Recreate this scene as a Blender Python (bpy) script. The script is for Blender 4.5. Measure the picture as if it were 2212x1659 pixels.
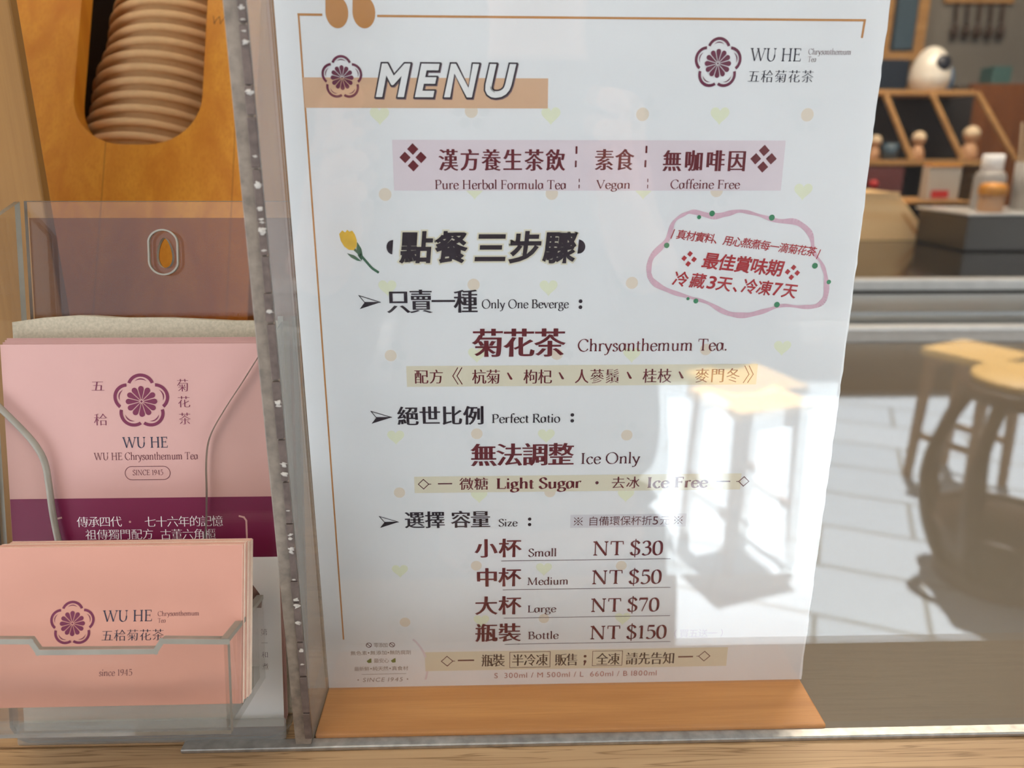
import bpy, bmesh, math, random
from mathutils import Vector, Matrix
random.seed(7)
PI = math.pi
for o in list(bpy.data.objects):
    bpy.data.objects.remove(o)
S = bpy.context.scene
C = S.collection
H = 1.28                      # height of the phone camera above the pavement

# ------------------------------------------------------------------ camera, sky, sun, exposure
def cam_axes(yaw, pitch, roll):
    f = Vector((math.sin(yaw) * math.cos(pitch), math.cos(yaw) * math.cos(pitch), -math.sin(pitch)))
    r = Vector((math.cos(yaw), -math.sin(yaw), 0))
    u = r.cross(f)
    c, s = math.cos(roll), math.sin(roll)
    return r * c - u * s, r * s + u * c, f
cd = bpy.data.cameras.new('camera')
cam = bpy.data.objects.new('camera', cd)
C.objects.link(cam)
cr, cu, cf = cam_axes(.0304, .2981, -.0018)
CAMROT = Matrix((cr, cu, -cf)).transposed()
cam.matrix_world = Matrix.Translation((0, 0, H)) @ CAMROT.to_4x4()
cd.sensor_width = 36
cd.lens = 1670 / 2212 * 36
cd.clip_start = .01
cd.clip_end = 200
cd.dof.use_dof = True
cd.dof.focus_distance = .31
cd.dof.aperture_fstop = 9.0
S.camera = cam

wd = bpy.data.worlds.new('sky')
S.world = wd
wd.use_nodes = True
wn = wd.node_tree
bg = wn.nodes['Background']
bg.inputs['Color'].default_value = (.90, .93, 1, 1)
bg.inputs['Strength'].default_value = 2.1

sl = bpy.data.lights.new('sun', 'SUN')
sun = bpy.data.objects.new('sun', sl)
C.objects.link(sun)
sl.energy = 28
sl.angle = .012
sl.color = (1, .995, .985)
sun.rotation_euler = Vector((-.075, .169, -.54)).to_track_quat('-Z', 'Y').to_euler()
sun.location = (0, -3, 5)

def area(name, loc, rot, sx, sy, e, col):
    l = bpy.data.lights.new(name, 'AREA')
    l.shape = 'RECTANGLE'
    l.size, l.size_y, l.energy, l.color = sx, sy, e, col
    o = bpy.data.objects.new(name, l)
    C.objects.link(o)
    o.location, o.rotation_euler = loc, rot
    return o
area('shop_ceiling_light', (.9, 1.5, 2.36), (0, 0, 0), 1.2, .25, 23, (1, .84, .66))

area('added_warm_fill', (-.35, -.12, 2.34), (0, 0, 0), .5, .2, 3.2, (1, .84, .62))  # added warm fill to brighten the dispenser and cups; no lamp stands there

S.view_settings.view_transform = 'Standard'
S.view_settings.look = 'None'
S.view_settings.gamma = 1
S.view_settings.use_curve_mapping = False
S.view_settings.exposure = 0.2
S.cycles.transparent_max_bounces = 40
S.cycles.max_bounces = 12
S.cycles.sample_clamp_indirect = 12
S.cycles.use_denoising = True

# ------------------------------------------------------------------ helpers
def Z(r):
    return H + r

def new_mat(name):
    m = bpy.data.materials.new(name)
    m.use_nodes = True
    return m, m.node_tree, m.node_tree.nodes['Principled BSDF']

def L255(c):
    return tuple(((v / 255 + .055) / 1.055) ** 2.4 if v > 10 else v / 255 / 12.92 for v in c)

def plain(name, col, rough=.6, metal=0, spec=.5, noise=0, nscale=60):
    m, t, b = new_mat(name)
    col = L255(col)
    b.inputs['Base Color'].default_value = (*col, 1)
    b.inputs['Roughness'].default_value = rough
    b.inputs['Metallic'].default_value = metal
    b.inputs['Specular IOR Level'].default_value = spec
    if noise:
        n = t.nodes.new('ShaderNodeTexNoise')
        n.inputs['Scale'].default_value = nscale
        n.inputs['Detail'].default_value = 6
        tc = t.nodes.new('ShaderNodeTexCoord')
        t.links.new(tc.outputs['Object'], n.inputs['Vector'])
        r = t.nodes.new('ShaderNodeValToRGB')
        r.color_ramp.elements[0].position = .3
        r.color_ramp.elements[1].position = .7
        r.color_ramp.elements[0].color = (*[v * (1 - noise) for v in col], 1)
        r.color_ramp.elements[1].color = (*[min(1, v * (1 + noise * .6)) for v in col], 1)
        t.links.new(n.outputs['Fac'], r.inputs['Fac'])
        t.links.new(r.outputs['Color'], b.inputs['Base Color'])
    return m

def wood(name, c1, c2, axis='z', along=5, across=70, rough=.5, lines=0, board=0, spec=.35, cl=(70, 40, 15)):
    m, t, b = new_mat(name)
    N, K = t.nodes, t.links
    tc = N.new('ShaderNodeTexCoord')
    mp = N.new('ShaderNodeMapping')
    mp.inputs['Scale'].default_value = [along if a == axis else across for a in 'xyz']
    K.new(tc.outputs['Object'], mp.inputs['Vector'])
    n1 = N.new('ShaderNodeTexNoise')
    n1.inputs['Scale'].default_value = 1
    n1.inputs['Detail'].default_value = 5
    n1.inputs['Distortion'].default_value = .6
    K.new(mp.outputs['Vector'], n1.inputs['Vector'])
    r = N.new('ShaderNodeValToRGB')
    e = r.color_ramp.elements
    e[0].position, e[1].position = .28, .72
    e[0].color, e[1].color = (*L255(c1), 1), (*L255(c2), 1)
    K.new(n1.outputs['Fac'], r.inputs['Fac'])
    col = r.outputs['Color']
    mp2 = N.new('ShaderNodeMapping')
    mp2.inputs['Scale'].default_value = [along * 4 if a == axis else across * 14 for a in 'xyz']
    K.new(tc.outputs['Object'], mp2.inputs['Vector'])
    n2 = N.new('ShaderNodeTexNoise')
    n2.inputs['Scale'].default_value = 1
    n2.inputs['Detail'].default_value = 3
    K.new(mp2.outputs['Vector'], n2.inputs['Vector'])
    def mixc(a, fac, colr, typ='MIX'):
        x = N.new('ShaderNodeMix')
        x.data_type = 'RGBA'
        x.blend_type = typ
        K.new(fac, x.inputs['Factor'])
        K.new(a, x.inputs['A'])
        x.inputs['B'].default_value = (*colr, 1)
        return x.outputs['Result']
    def ramp(inp, p0, p1, v0, v1):
        q = N.new('ShaderNodeMapRange')
        q.inputs['From Min'].default_value, q.inputs['From Max'].default_value = p0, p1
        q.inputs['To Min'].default_value, q.inputs['To Max'].default_value = v0, v1
        K.new(inp, q.inputs['Value'])
        return q.outputs['Result']
    col = mixc(col, ramp(n2.outputs['Fac'], .45, .7, 0, .45), L255(c1))
    if lines:                                   # dark open-pore streaks running with the grain
        mp3 = N.new('ShaderNodeMapping')
        mp3.inputs['Scale'].default_value = [lines * .035 if a == axis else lines for a in 'xyz']
        K.new(tc.outputs['Object'], mp3.inputs['Vector'])
        n3 = N.new('ShaderNodeTexNoise')
        n3.inputs['Scale'].default_value = 1
        n3.inputs['Detail'].default_value = 2
        n3.inputs['Distortion'].default_value = .3
        K.new(mp3.outputs['Vector'], n3.inputs['Vector'])
        a = N.new('ShaderNodeMath'); a.operation = 'SUBTRACT'; a.inputs[1].default_value = .5
        K.new(n3.outputs['Fac'], a.inputs[0])
        ab = N.new('ShaderNodeMath'); ab.operation = 'ABSOLUTE'
        K.new(a.outputs[0], ab.inputs[0])
        col = mixc(col, ramp(ab.outputs[0], 0, .035, .75, 0), L255(cl))
    if board:                                   # joints of edge-glued boards
        sx = N.new('ShaderNodeSeparateXYZ')
        K.new(tc.outputs['Object'], sx.inputs[0])
        d = N.new('ShaderNodeMath'); d.operation = 'MULTIPLY'; d.inputs[1].default_value = 1 / board
        K.new(sx.outputs['X'], d.inputs[0])
        fl = N.new('ShaderNodeMath'); fl.operation = 'FLOOR'
        K.new(d.outputs[0], fl.inputs[0])
        wn_ = N.new('ShaderNodeTexWhiteNoise'); wn_.noise_dimensions = '1D'
        K.new(fl.outputs[0], wn_.inputs['W'])
        col = mixc(col, ramp(wn_.outputs['Value'], 0, 1, 0, .5), L255(c1))
        fr = N.new('ShaderNodeMath'); fr.operation = 'FRACT'
        K.new(d.outputs[0], fr.inputs[0])
        col = mixc(col, ramp(fr.outputs[0], 0, .012, .8, 0), L255(cl))
    K.new(col, b.inputs['Base Color'])
    b.inputs['Roughness'].default_value = rough
    b.inputs['Specular IOR Level'].default_value = spec
    return m

def clear(name, f0=.05, tint=(1, 1, 1), rough=.004, dust=0, haze=0):
    m = bpy.data.materials.new(name)
    m.use_nodes = True
    t = m.node_tree
    N, K = t.nodes, t.links
    N.remove(N['Principled BSDF'])
    out = N['Material Output']
    tr = N.new('ShaderNodeBsdfTransparent'); tr.inputs['Color'].default_value = (*tint, 1)
    gl = N.new('ShaderNodeBsdfGlossy'); gl.inputs['Roughness'].default_value = rough
    lw = N.new('ShaderNodeLayerWeight'); lw.inputs['Blend'].default_value = .5
    p = N.new('ShaderNodeMath'); p.operation = 'POWER'; p.inputs[1].default_value = 5
    K.new(lw.outputs['Facing'], p.inputs[0])
    q = N.new('ShaderNodeMapRange')
    q.inputs['To Min'].default_value, q.inputs['To Max'].default_value = f0, .9
    K.new(p.outputs[0], q.inputs['Value'])
    mx = N.new('ShaderNodeMixShader')
    K.new(q.outputs['Result'], mx.inputs['Fac'])
    K.new(tr.outputs[0], mx.inputs[1]); K.new(gl.outputs[0], mx.inputs[2])
    last = mx.outputs[0]
    if dust:
        df = N.new('ShaderNodeBsdfDiffuse'); df.inputs['Color'].default_value = (.75, .74, .72, 1)
        n = N.new('ShaderNodeTexNoise'); n.inputs['Scale'].default_value = 900; n.inputs['Detail'].default_value = 2
        tc = N.new('ShaderNodeTexCoord'); K.new(tc.outputs['Object'], n.inputs['Vector'])
        r = N.new('ShaderNodeMapRange')
        r.inputs['From Min'].default_value, r.inputs['From Max'].default_value = .66, .74
        r.inputs['To Min'].default_value, r.inputs['To Max'].default_value = dust * .5 + haze, dust * 6 + haze
        K.new(n.outputs['Fac'], r.inputs['Value'])
        m2 = N.new('ShaderNodeMixShader')
        K.new(r.outputs['Result'], m2.inputs['Fac'])
        K.new(last, m2.inputs[1]); K.new(df.outputs[0], m2.inputs[2])
        last = m2.outputs[0]
    K.new(last, out.inputs['Surface'])
    return m

def link(name, me, mats, parent=None):
    if not isinstance(mats, (list, tuple)):
        mats = [mats]
    me.name = name
    if len(me.materials):
        me.materials.clear()
    for m in mats:
        me.materials.append(m)
    o = bpy.data.objects.new(name, me)
    C.objects.link(o)
    if parent is None:
        vs = [v.co for v in me.vertices]
        c = Vector(((min(v.x for v in vs) + max(v.x for v in vs)) / 2, (min(v.y for v in vs) + max(v.y for v in vs)) / 2, min(v.z for v in vs)))
        me.transform(Matrix.Translation(-c))
        o.location = c
    else:
        o.parent = parent
        o.matrix_parent_inverse = WM(parent).inverted()
    return o

def WM(o):
    m = Matrix.LocRotScale(o.location, o.rotation_euler, o.scale)
    return (WM(o.parent) @ o.matrix_parent_inverse @ m) if o.parent else m

def tag(o, label=None, cat=None, group=None, kind=None):
    for k, v in (('label', label), ('category', cat), ('group', group), ('kind', kind)):
        if v:
            o[k] = v
    return o

def thing(name, loc, label, cat, group=None, kind=None):
    o = bpy.data.objects.new(name, None)
    o.empty_display_size = .02
    C.objects.link(o)
    o.location = loc
    return tag(o, label, cat, group, kind)

def copy_tree(o, parent=None):
    c = o.copy()
    C.objects.link(c)
    c.parent = parent
    for ch in list(o.children):
        k = copy_tree(ch, c)
        k.matrix_parent_inverse = ch.matrix_parent_inverse.copy()
    return c

def bmesh_to(bm):
    me = bpy.data.meshes.new('m')
    bmesh.ops.recalc_face_normals(bm, faces=bm.faces)
    bm.to_mesh(me)
    bm.free()
    return me

def box_bm(bm, x0, x1, y0, y1, z0, z1, bev=0):
    r = bmesh.ops.create_cube(bm, size=1)
    vs = r['verts']
    for v in vs:
        v.co = Vector((x0 + (v.co.x + .5) * (x1 - x0), y0 + (v.co.y + .5) * (y1 - y0), z0 + (v.co.z + .5) * (z1 - z0)))
    if bev:
        es = list({e for v in vs for e in v.link_edges})
        bmesh.ops.bevel(bm, geom=es, offset=bev, segments=3, affect='EDGES', profile=.5)

def box(x0, x1, y0, y1, z0, z1, bev=0, M=None):
    bm = bmesh.new()
    box_bm(bm, x0, x1, y0, y1, z0, z1, bev)
    me = bmesh_to(bm)
    if M:
        me.transform(M)
    return me

def lathe(prof, seg=48, M=None, closed=False):
    bm = bmesh.new()
    rings = []
    for r, z in prof:
        if r < 1e-6:
            rings.append([bm.verts.new((0, 0, z))] * seg)
        else:
            rings.append([bm.verts.new((r * math.cos(2 * PI * i / seg), r * math.sin(2 * PI * i / seg), z)) for i in range(seg)])
    pr = list(zip(rings, rings[1:])) + ([(rings[-1], rings[0])] if closed else [])
    for a, b in pr:
        for i in range(seg):
            vs = [a[i], a[(i + 1) % seg], b[(i + 1) % seg], b[i]]
            u = []
            for v in vs:
                if v not in u:
                    u.append(v)
            if len(u) > 2:
                try:
                    bm.faces.new(u).smooth = True
                except ValueError:
                    pass
    me = bmesh_to(bm)
    if M:
        me.transform(M)
    return me

def tube(pts, r, seg=10, cyc=False, flat=None):
    """swept bar through the points; flat = (half width, half thickness) gives a rectangular bar"""
    cu_ = bpy.data.curves.new('c', 'CURVE')
    cu_.dimensions = '3D'
    sp = cu_.splines.new('POLY')
    sp.points.add(len(pts) - 1)
    for p, q in zip(sp.points, pts):
        p.co = (*q, 1)
    sp.use_cyclic_u = cyc
    cu_.bevel_depth = r
    cu_.bevel_resolution = 3
    cu_.use_fill_caps = True
    return curve_mesh(cu_)

def curve_mesh(cu_):
    o = bpy.data.objects.new('tmp', cu_)
    C.objects.link(o)
    dg = bpy.context.evaluated_depsgraph_get()
    me = bpy.data.meshes.new_from_object(o.evaluated_get(dg))
    bpy.data.objects.remove(o)
    bpy.data.curves.remove(cu_)
    return me

def spline_loop(pts, n=6, closed=True):
    out = []
    k = len(pts)
    rng = range(k) if closed else range(k - 1)
    for i in rng:
        p0, p1, p2, p3 = [Vector(pts[j % k]) if closed else Vector(pts[max(0, min(k - 1, j))]) for j in (i - 1, i, i + 1, i + 2)]
        for s in range(n):
            t = s / n
            out.append(.5 * ((2 * p1) + (p2 - p0) * t + (2 * p0 - 5 * p1 + 4 * p2 - p3) * t * t + (3 * p1 - p0 - 3 * p2 + p3) * t ** 3))
    if not closed:
        out.append(Vector(pts[-1]))
    return out

def shape2d(loops, M, thick=0, centred=False, bevel=0):
    """closed outlines (holes allowed) filled, given a thickness and placed by M (local +Z = thickness)"""
    cu_ = bpy.data.curves.new('c', 'CURVE')
    cu_.dimensions = '2D'
    cu_.fill_mode = 'BOTH'
    for lp in loops:
        sp = cu_.splines.new('POLY')
        sp.points.add(len(lp) - 1)
        sp.points.foreach_set('co', [c for p in lp for c in (p[0], p[1], 0, 1)])
        sp.use_cyclic_u = True
    cu_.extrude = thick / 2
    cu_.bevel_depth = bevel
    me = curve_mesh(cu_)
    if thick and not centred:
        me.transform(Matrix.Translation((0, 0, thick / 2)))
    n = len(me.polygons)
    for p in me.polygons:
        p.material_index = 1 if abs(p.normal.z) < .5 and thick else 0
    me.transform(M)
    return me

def polys(pl, M):
    me = bpy.data.meshes.new('m')
    vs, fs = [], []
    for p in pl:
        b = len(vs)
        dz = -2.2e-6 * (len(fs) % 13)
        vs += [(q[0], q[1], dz) for q in p]
        fs.append(list(range(b, b + len(p))))
    me.from_pydata(vs, [], fs)
    bm = bmesh.new()
    bm.from_mesh(me)
    bmesh.ops.triangulate(bm, faces=bm.faces)
    for f in bm.faces:
        f.normal_update()
        if f.normal.z < 0:
            f.normal_flip()
    bm.to_mesh(me)
    bm.free()
    me.transform(M)
    return me

def frame(o, ex, ey):
    ex, ey = Vector(ex), Vector(ey)
    n = ex.cross(ey)
    m = Matrix((ex, ey, n)).transposed().to_4x4()
    m.translation = Vector(o)
    return m

# ------------------------------------------------------------------ lettering
_gl = {}
def glyph(ch, shear=0):
    if ch in _gl:
        return _gl[ch]
    t = bpy.data.curves.new('t', 'FONT')
    t.body = ch
    t.resolution_u = 3
    o = bpy.data.objects.new('t', t)
    C.objects.link(o)
    dg = bpy.context.evaluated_depsgraph_get()
    oe = o.evaluated_get(dg)
    cv = oe.to_curve(dg)
    loops = []
    for s in cv.splines:
        bp = s.bezier_points
        k = len(bp)
        pl = []
        for i in range(k):
            a, b = bp[i], bp[(i + 1) % k]
            p0, p1, p2, p3 = a.co, a.handle_right, b.co, b.handle_left
            straight = (p1 - p0).cross(p2 - p0).length < 1e-5 and (p3 - p0).cross(p2 - p0).length < 1e-5
            m = 1 if straight else 4
            for j in range(m):
                u = j / m
                q = p0 * (1 - u) ** 3 + 3 * p1 * u * (1 - u) ** 2 + 3 * p3 * u * u * (1 - u) + p2 * u ** 3
                if not pl or (Vector((q.x, q.y)) - pl[-1]).length > 1e-5:
                    pl.append(Vector((q.x, q.y)))
        if len(pl) > 2:
            if (pl[0] - pl[-1]).length < 1e-5:
                pl.pop()
            loops.append(pl)
    oe.to_curve_clear()
    adv = 1.0
    bpy.data.objects.remove(o)
    bpy.data.curves.remove(t)
    _gl[ch] = loops
    return loops

def sarea(p):
    return sum(a.x * b.y - b.x * a.y for a, b in zip(p, p[1:] + p[:1])) / 2

def fat(loops, ax, ay):
    if not loops:
        return loops
    big = max(loops, key=lambda l: abs(sarea(l)))
    sg = 1 if sarea(big) > 0 else -1
    out = []
    for l in loops:
        k = len(l)
        q = []
        for i in range(k):
            e1 = (l[i] - l[i - 1]).normalized()
            e2 = (l[(i + 1) % k] - l[i]).normalized()
            n1, n2 = Vector((e1.y, -e1.x)) * sg, Vector((e2.y, -e2.x)) * sg
            d1, d2 = Vector((n1.x * ax, n1.y * ay)), Vector((n2.x * ax, n2.y * ay))
            den = e1.x * e2.y - e1.y * e2.x
            if abs(den) > .35:                        # crisp corner: intersect the two moved edges
                w = d2 - d1
                tt = (w.x * e2.y - w.y * e2.x) / den
                dd = d1 + e1 * tt
                if dd.length > 2.2 * max(abs(ax), abs(ay)):
                    dd = (d1 + d2) / 2
            else:
                dd = (d1 + d2) / 2
            q.append(l[i] + dd)
        out.append(q)
    return out

def bb(loops):
    xs = [p[0] for l in loops for p in l]
    ys = [p[1] for l in loops for p in l]
    return min(xs), min(ys), max(xs), max(ys)

def outward(loops):
    """the same outlines turned so that ink lies on the left of every edge"""
    big = max(loops, key=lambda l: abs(sarea(l)))
    return loops if sarea(big) > 0 else [l[::-1] for l in loops]

def cjk_loops(txt, b, ax=0, ay=0, shear=0, w=.93):
    """characters on an even pitch filling the box b = (u0, v0, u1, v1); negative ax, ay slim the strokes"""
    u0, v0, u1, v1 = b
    h = v1 - v0
    n = len(txt)
    em = h / .93
    cw = min(em * w, (u1 - u0) / n) if n > 1 else u1 - u0
    pitch = (u1 - u0 - cw) / (n - 1) if n > 1 else 0
    out = []
    for i, ch in enumerate(txt):
        if ch == ' ':
            continue
        g0 = outward(glyph(ch))
        g = slim(ch, min(0, ax), min(0, ay)) if min(ax, ay) < 0 else g0
        sx = cw / .93
        for l in g:
            out.append([((p.x - .03) * sx + u0 + pitch * i + shear * ((p.y + .1) * em), (p.y + .085) * em + v0) for p in l])
    return out

_sl = {}
def slim(ch, ax, ay):
    """slimmer strokes where the outline stays clean, else the plain glyph"""
    key_ = (ch, ax, ay)
    if key_ not in _sl:
        g = outward(glyph(ch))
        for k in (1, .6, .3, 0):
            q = fat(g, ax * k, ay * k)
            me = shape2d([[(p.x, p.y) for p in l] for l in q], Matrix.Identity(4))
            a = sum(p.area for p in me.polygons)
            bpy.data.meshes.remove(me)
            if abs(a - sum(sarea(l) for l in q)) < .015 * a:
                break
        _sl[key_] = q
    return _sl[key_]

def halo(loops, ax, ay, rnd=False):
    """quads that thicken the strokes outwards by ax, ay"""
    out = []
    for l in loops:
        l = [Vector(p) for p in l]
        k = len(l)
        q = []
        for i in range(k):
            e1, e2 = (l[i] - l[i - 1]).normalized(), (l[(i + 1) % k] - l[i]).normalized()
            n = (Vector((e1.y, -e1.x)) + Vector((e2.y, -e2.x)))
            n = n / max(.8, n.length ** 2 / 2) if n.length > .3 else Vector((e1.y, -e1.x))
            q.append(l[i] + Vector((n.x * ax, n.y * ay)))
            if rnd and e1.dot(e2) < .98:
                out.append(disc(l[i].x, l[i].y, ax, 14, ay))
        for i in range(k):
            j = (i + 1) % k
            if (l[i] - l[j]).length > 1e-6:
                out.append([l[i], q[i], q[j], l[j]])
    return out

def fit_loops(loops, b, shear=0):
    if shear:
        loops = [[Vector((p[0] + shear * p[1], p[1])) for p in l] for l in loops]
    x0, y0, x1, y1 = bb(loops)
    u0, v0, u1, v1 = b
    return [[(u0 + (p[0] - x0) / (x1 - x0) * (u1 - u0), v0 + (p[1] - y0) / (y1 - y0) * (v1 - v0)) for p in l] for l in loops]

def sans_loops(txt, b, ax=0, ay=0, shear=0, track=0):
    """plain grotesque line, laid out glyph by glyph then fitted to the box"""
    x = 0
    out = []
    for ch in txt:
        if ch == ' ':
            x += .3
            continue
        g = fat(glyph(ch), ax, ay)
        a, _, c, _ = bb(g)
        out += [[Vector((p.x - a + x, p.y)) for p in l] for l in g]
        x += c - a + .09 + track
    return fit_loops(out, b, shear)

# broad-nib old-style roman: l thick line, t thin line, s open curve, c closed curve, d dot, _ foot serif, ^ head serif
NIB = {
'B': "58|l 14,0 14,68|s 14,66 34,67 44,58 40,42 24,36 14,36|s 14,36 38,36 50,24 46,6 30,1 14,2|_ 12,0 8|^ 12,68 8",
'C': "66|s 60,54 52,65 38,69 20,62 8,44 8,24 20,6 38,-1 52,4 61,14|t 60,66 60,52",
'E': "56|l 14,0 14,68|t 14,66 48,66|t 14,36 40,36|t 14,2 50,2|t 48,68 48,55|t 50,0 51,14|t 40,43 40,29|_ 12,0 8|^ 12,68 8",
'F': "52|l 14,0 14,68|t 14,66 47,66|t 14,36 40,36|t 47,68 47,54|t 40,43 40,29|_ 14,0 10|^ 12,68 8",
'H': "76|l 15,0 15,68|l 60,0 60,68|t 15,36 60,36|_ 15,0 10|_ 60,0 10|^ 15,68 10|^ 60,68 10",
'I': "32|l 16,0 16,68|_ 16,0 10|^ 16,68 10",
'L': "54|l 14,0 14,68|t 14,2 50,2|t 50,0 52,16|_ 13,0 9|^ 14,68 10",
'M': "92|t 13,0 17,68|l 17,68 45,2|t 45,2 74,68|l 74,68 77,0|_ 13,0 9|_ 77,0 10|^ 15,68 8|^ 76,68 8",
'N': "78|t 14,0 14,68|l 14,68 62,0|t 62,0 62,68|_ 14,0 9|^ 12,68 8|^ 62,68 9",
'O': "76|c 38,69 20,63 8,46 7,34 8,22 20,5 38,-1 56,5 68,22 69,34 68,46 56,63",
'P': "56|l 14,0 14,68|s 14,66 36,67 48,58 48,44 36,33 14,33|_ 14,0 10|^ 12,68 8",
'R': "62|l 14,0 14,68|s 14,66 36,67 47,59 46,46 36,37 14,36|l 30,37 56,1|_ 14,0 10|^ 12,68 8|_ 56,0 7",
'S': "48|s 41,55 34,66 22,69 11,61 10,50 20,40 32,32 42,22 38,6 24,-1 12,3 6,14|t 41,67 41,53|t 6,1 6,16",
'T': "62|l 31,0 31,68|t 5,66 57,66|t 5,68 4,52|t 57,68 58,52|_ 31,0 10",
'U': "74|s 15,68 15,30 19,10 36,0 52,8 58,24 58,34|t 58,30 59,68|^ 15,68 10|^ 59,68 9",
'V': "64|l 6,68 33,1|t 33,1 58,68|^ 8,68 9|^ 57,68 8",
'W': "96|l 6,68 28,1|t 28,1 48,64|l 46,66 68,1|t 68,1 90,68|^ 7,68 10|^ 89,68 9|^ 46,68 9",
'a': "48|c 21,44 10,37 6,21 11,4 20,-1 32,8 37,24 33,40|l 39,43 39,7|t 39,7 46,1",
'b': "50|l 11,72 11,4|s 11,30 20,42 32,43 43,32 43,14 33,1 20,0 11,5|^ 9,72 5",
'c': "42|s 38,34 30,43 18,41 8,28 8,14 18,1 30,0 39,9",
'd': "50|l 39,72 39,0|s 39,32 30,43 18,42 7,28 8,10 18,0 30,3 39,12|^ 37,72 5|_ 42,0 4",
'e': "44|s 8,24 38,26 36,38 24,44 12,38 7,22 12,5 24,-1 34,3 40,11",
'f': "30|s 35,66 28,73 18,66 15,52 15,0|t 4,43 29,43|_ 15,0 8",
'g': "46|c 21,44 10,38 8,28 12,18 21,15 32,20 34,30 30,40|t 32,40 45,45|s 14,16 9,8 18,3 34,2 42,-6 36,-18 20,-22 6,-16 6,-7 14,0",
'h': "52|l 12,72 12,0|s 12,30 22,42 34,43 40,34 40,0|^ 10,72 5|_ 12,0 8|_ 40,0 8",
'i': "24|l 12,43 12,0|d 12,62 5|^ 10,43 5|_ 12,0 8",
'l': "24|l 12,72 12,0|^ 10,72 5|_ 12,0 8",
'm': "78|l 11,43 11,0|s 11,30 20,42 31,43 37,34 37,0|s 37,30 46,42 57,43 63,34 63,0|^ 9,43 5|_ 11,0 8|_ 37,0 8|_ 63,0 8",
'n': "52|l 12,43 12,0|s 12,30 22,42 34,43 40,34 40,0|^ 10,43 5|_ 12,0 8|_ 40,0 8",
'o': "50|c 25,44 12,38 7,22 12,5 25,-1 38,5 43,22 38,38",
'r': "36|l 12,43 12,0|s 12,28 18,40 27,44 34,40|^ 10,43 5|_ 12,0 8",
's': "36|s 30,34 22,44 12,42 9,32 18,24 28,18 30,8 22,0 12,0 6,8",
't': "30|s 14,56 14,10 19,1 28,4|t 4,43 27,43",
'u': "53|s 12,43 12,12 18,1 28,1 39,10|l 40,43 40,0|^ 10,43 5|^ 38,43 5|_ 43,0 4",
'v': "46|l 6,43 24,1|t 24,1 41,43|^ 7,43 7|^ 41,43 6",
'y': "46|l 6,43 25,3|s 41,43 28,6 20,-14 10,-21 4,-18|^ 7,43 7|^ 41,43 6",
'z': "42|t 6,42 36,42|l 36,42 7,1|t 7,1 37,1|t 6,42 5,32|t 37,0 39,12",
'0': "52|c 26,66 12,56 8,32 12,8 26,-1 40,8 44,32 40,56",
'1': "36|l 20,66 20,0|t 8,58 20,66|_ 20,0 9",
'3': "48|s 8,56 18,66 32,64 38,52 32,40 18,36|s 18,36 36,34 42,20 34,3 18,-1 7,6",
'4': "52|t 34,66 6,20|t 6,20 47,20|l 35,66 35,0|_ 35,0 8",
'5': "48|l 14,64 41,64|t 14,64 12,38|s 12,38 26,42 40,34 42,16 32,2 18,-1 7,5",
'7': "46|l 6,64 42,64|t 42,64 18,0|t 6,66 6,54",
'9': "50|c 25,66 11,58 9,44 16,32 27,32 39,42 40,54 35,63|s 40,52 38,26 26,6 12,-1",
'$': "50|s 42,55 34,65 23,68 11,61 10,50 20,40 32,32 42,22 38,6 24,0 12,3 6,14|t 26,78 24,-11",
'.': "22|d 10,4 5",
}
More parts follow.
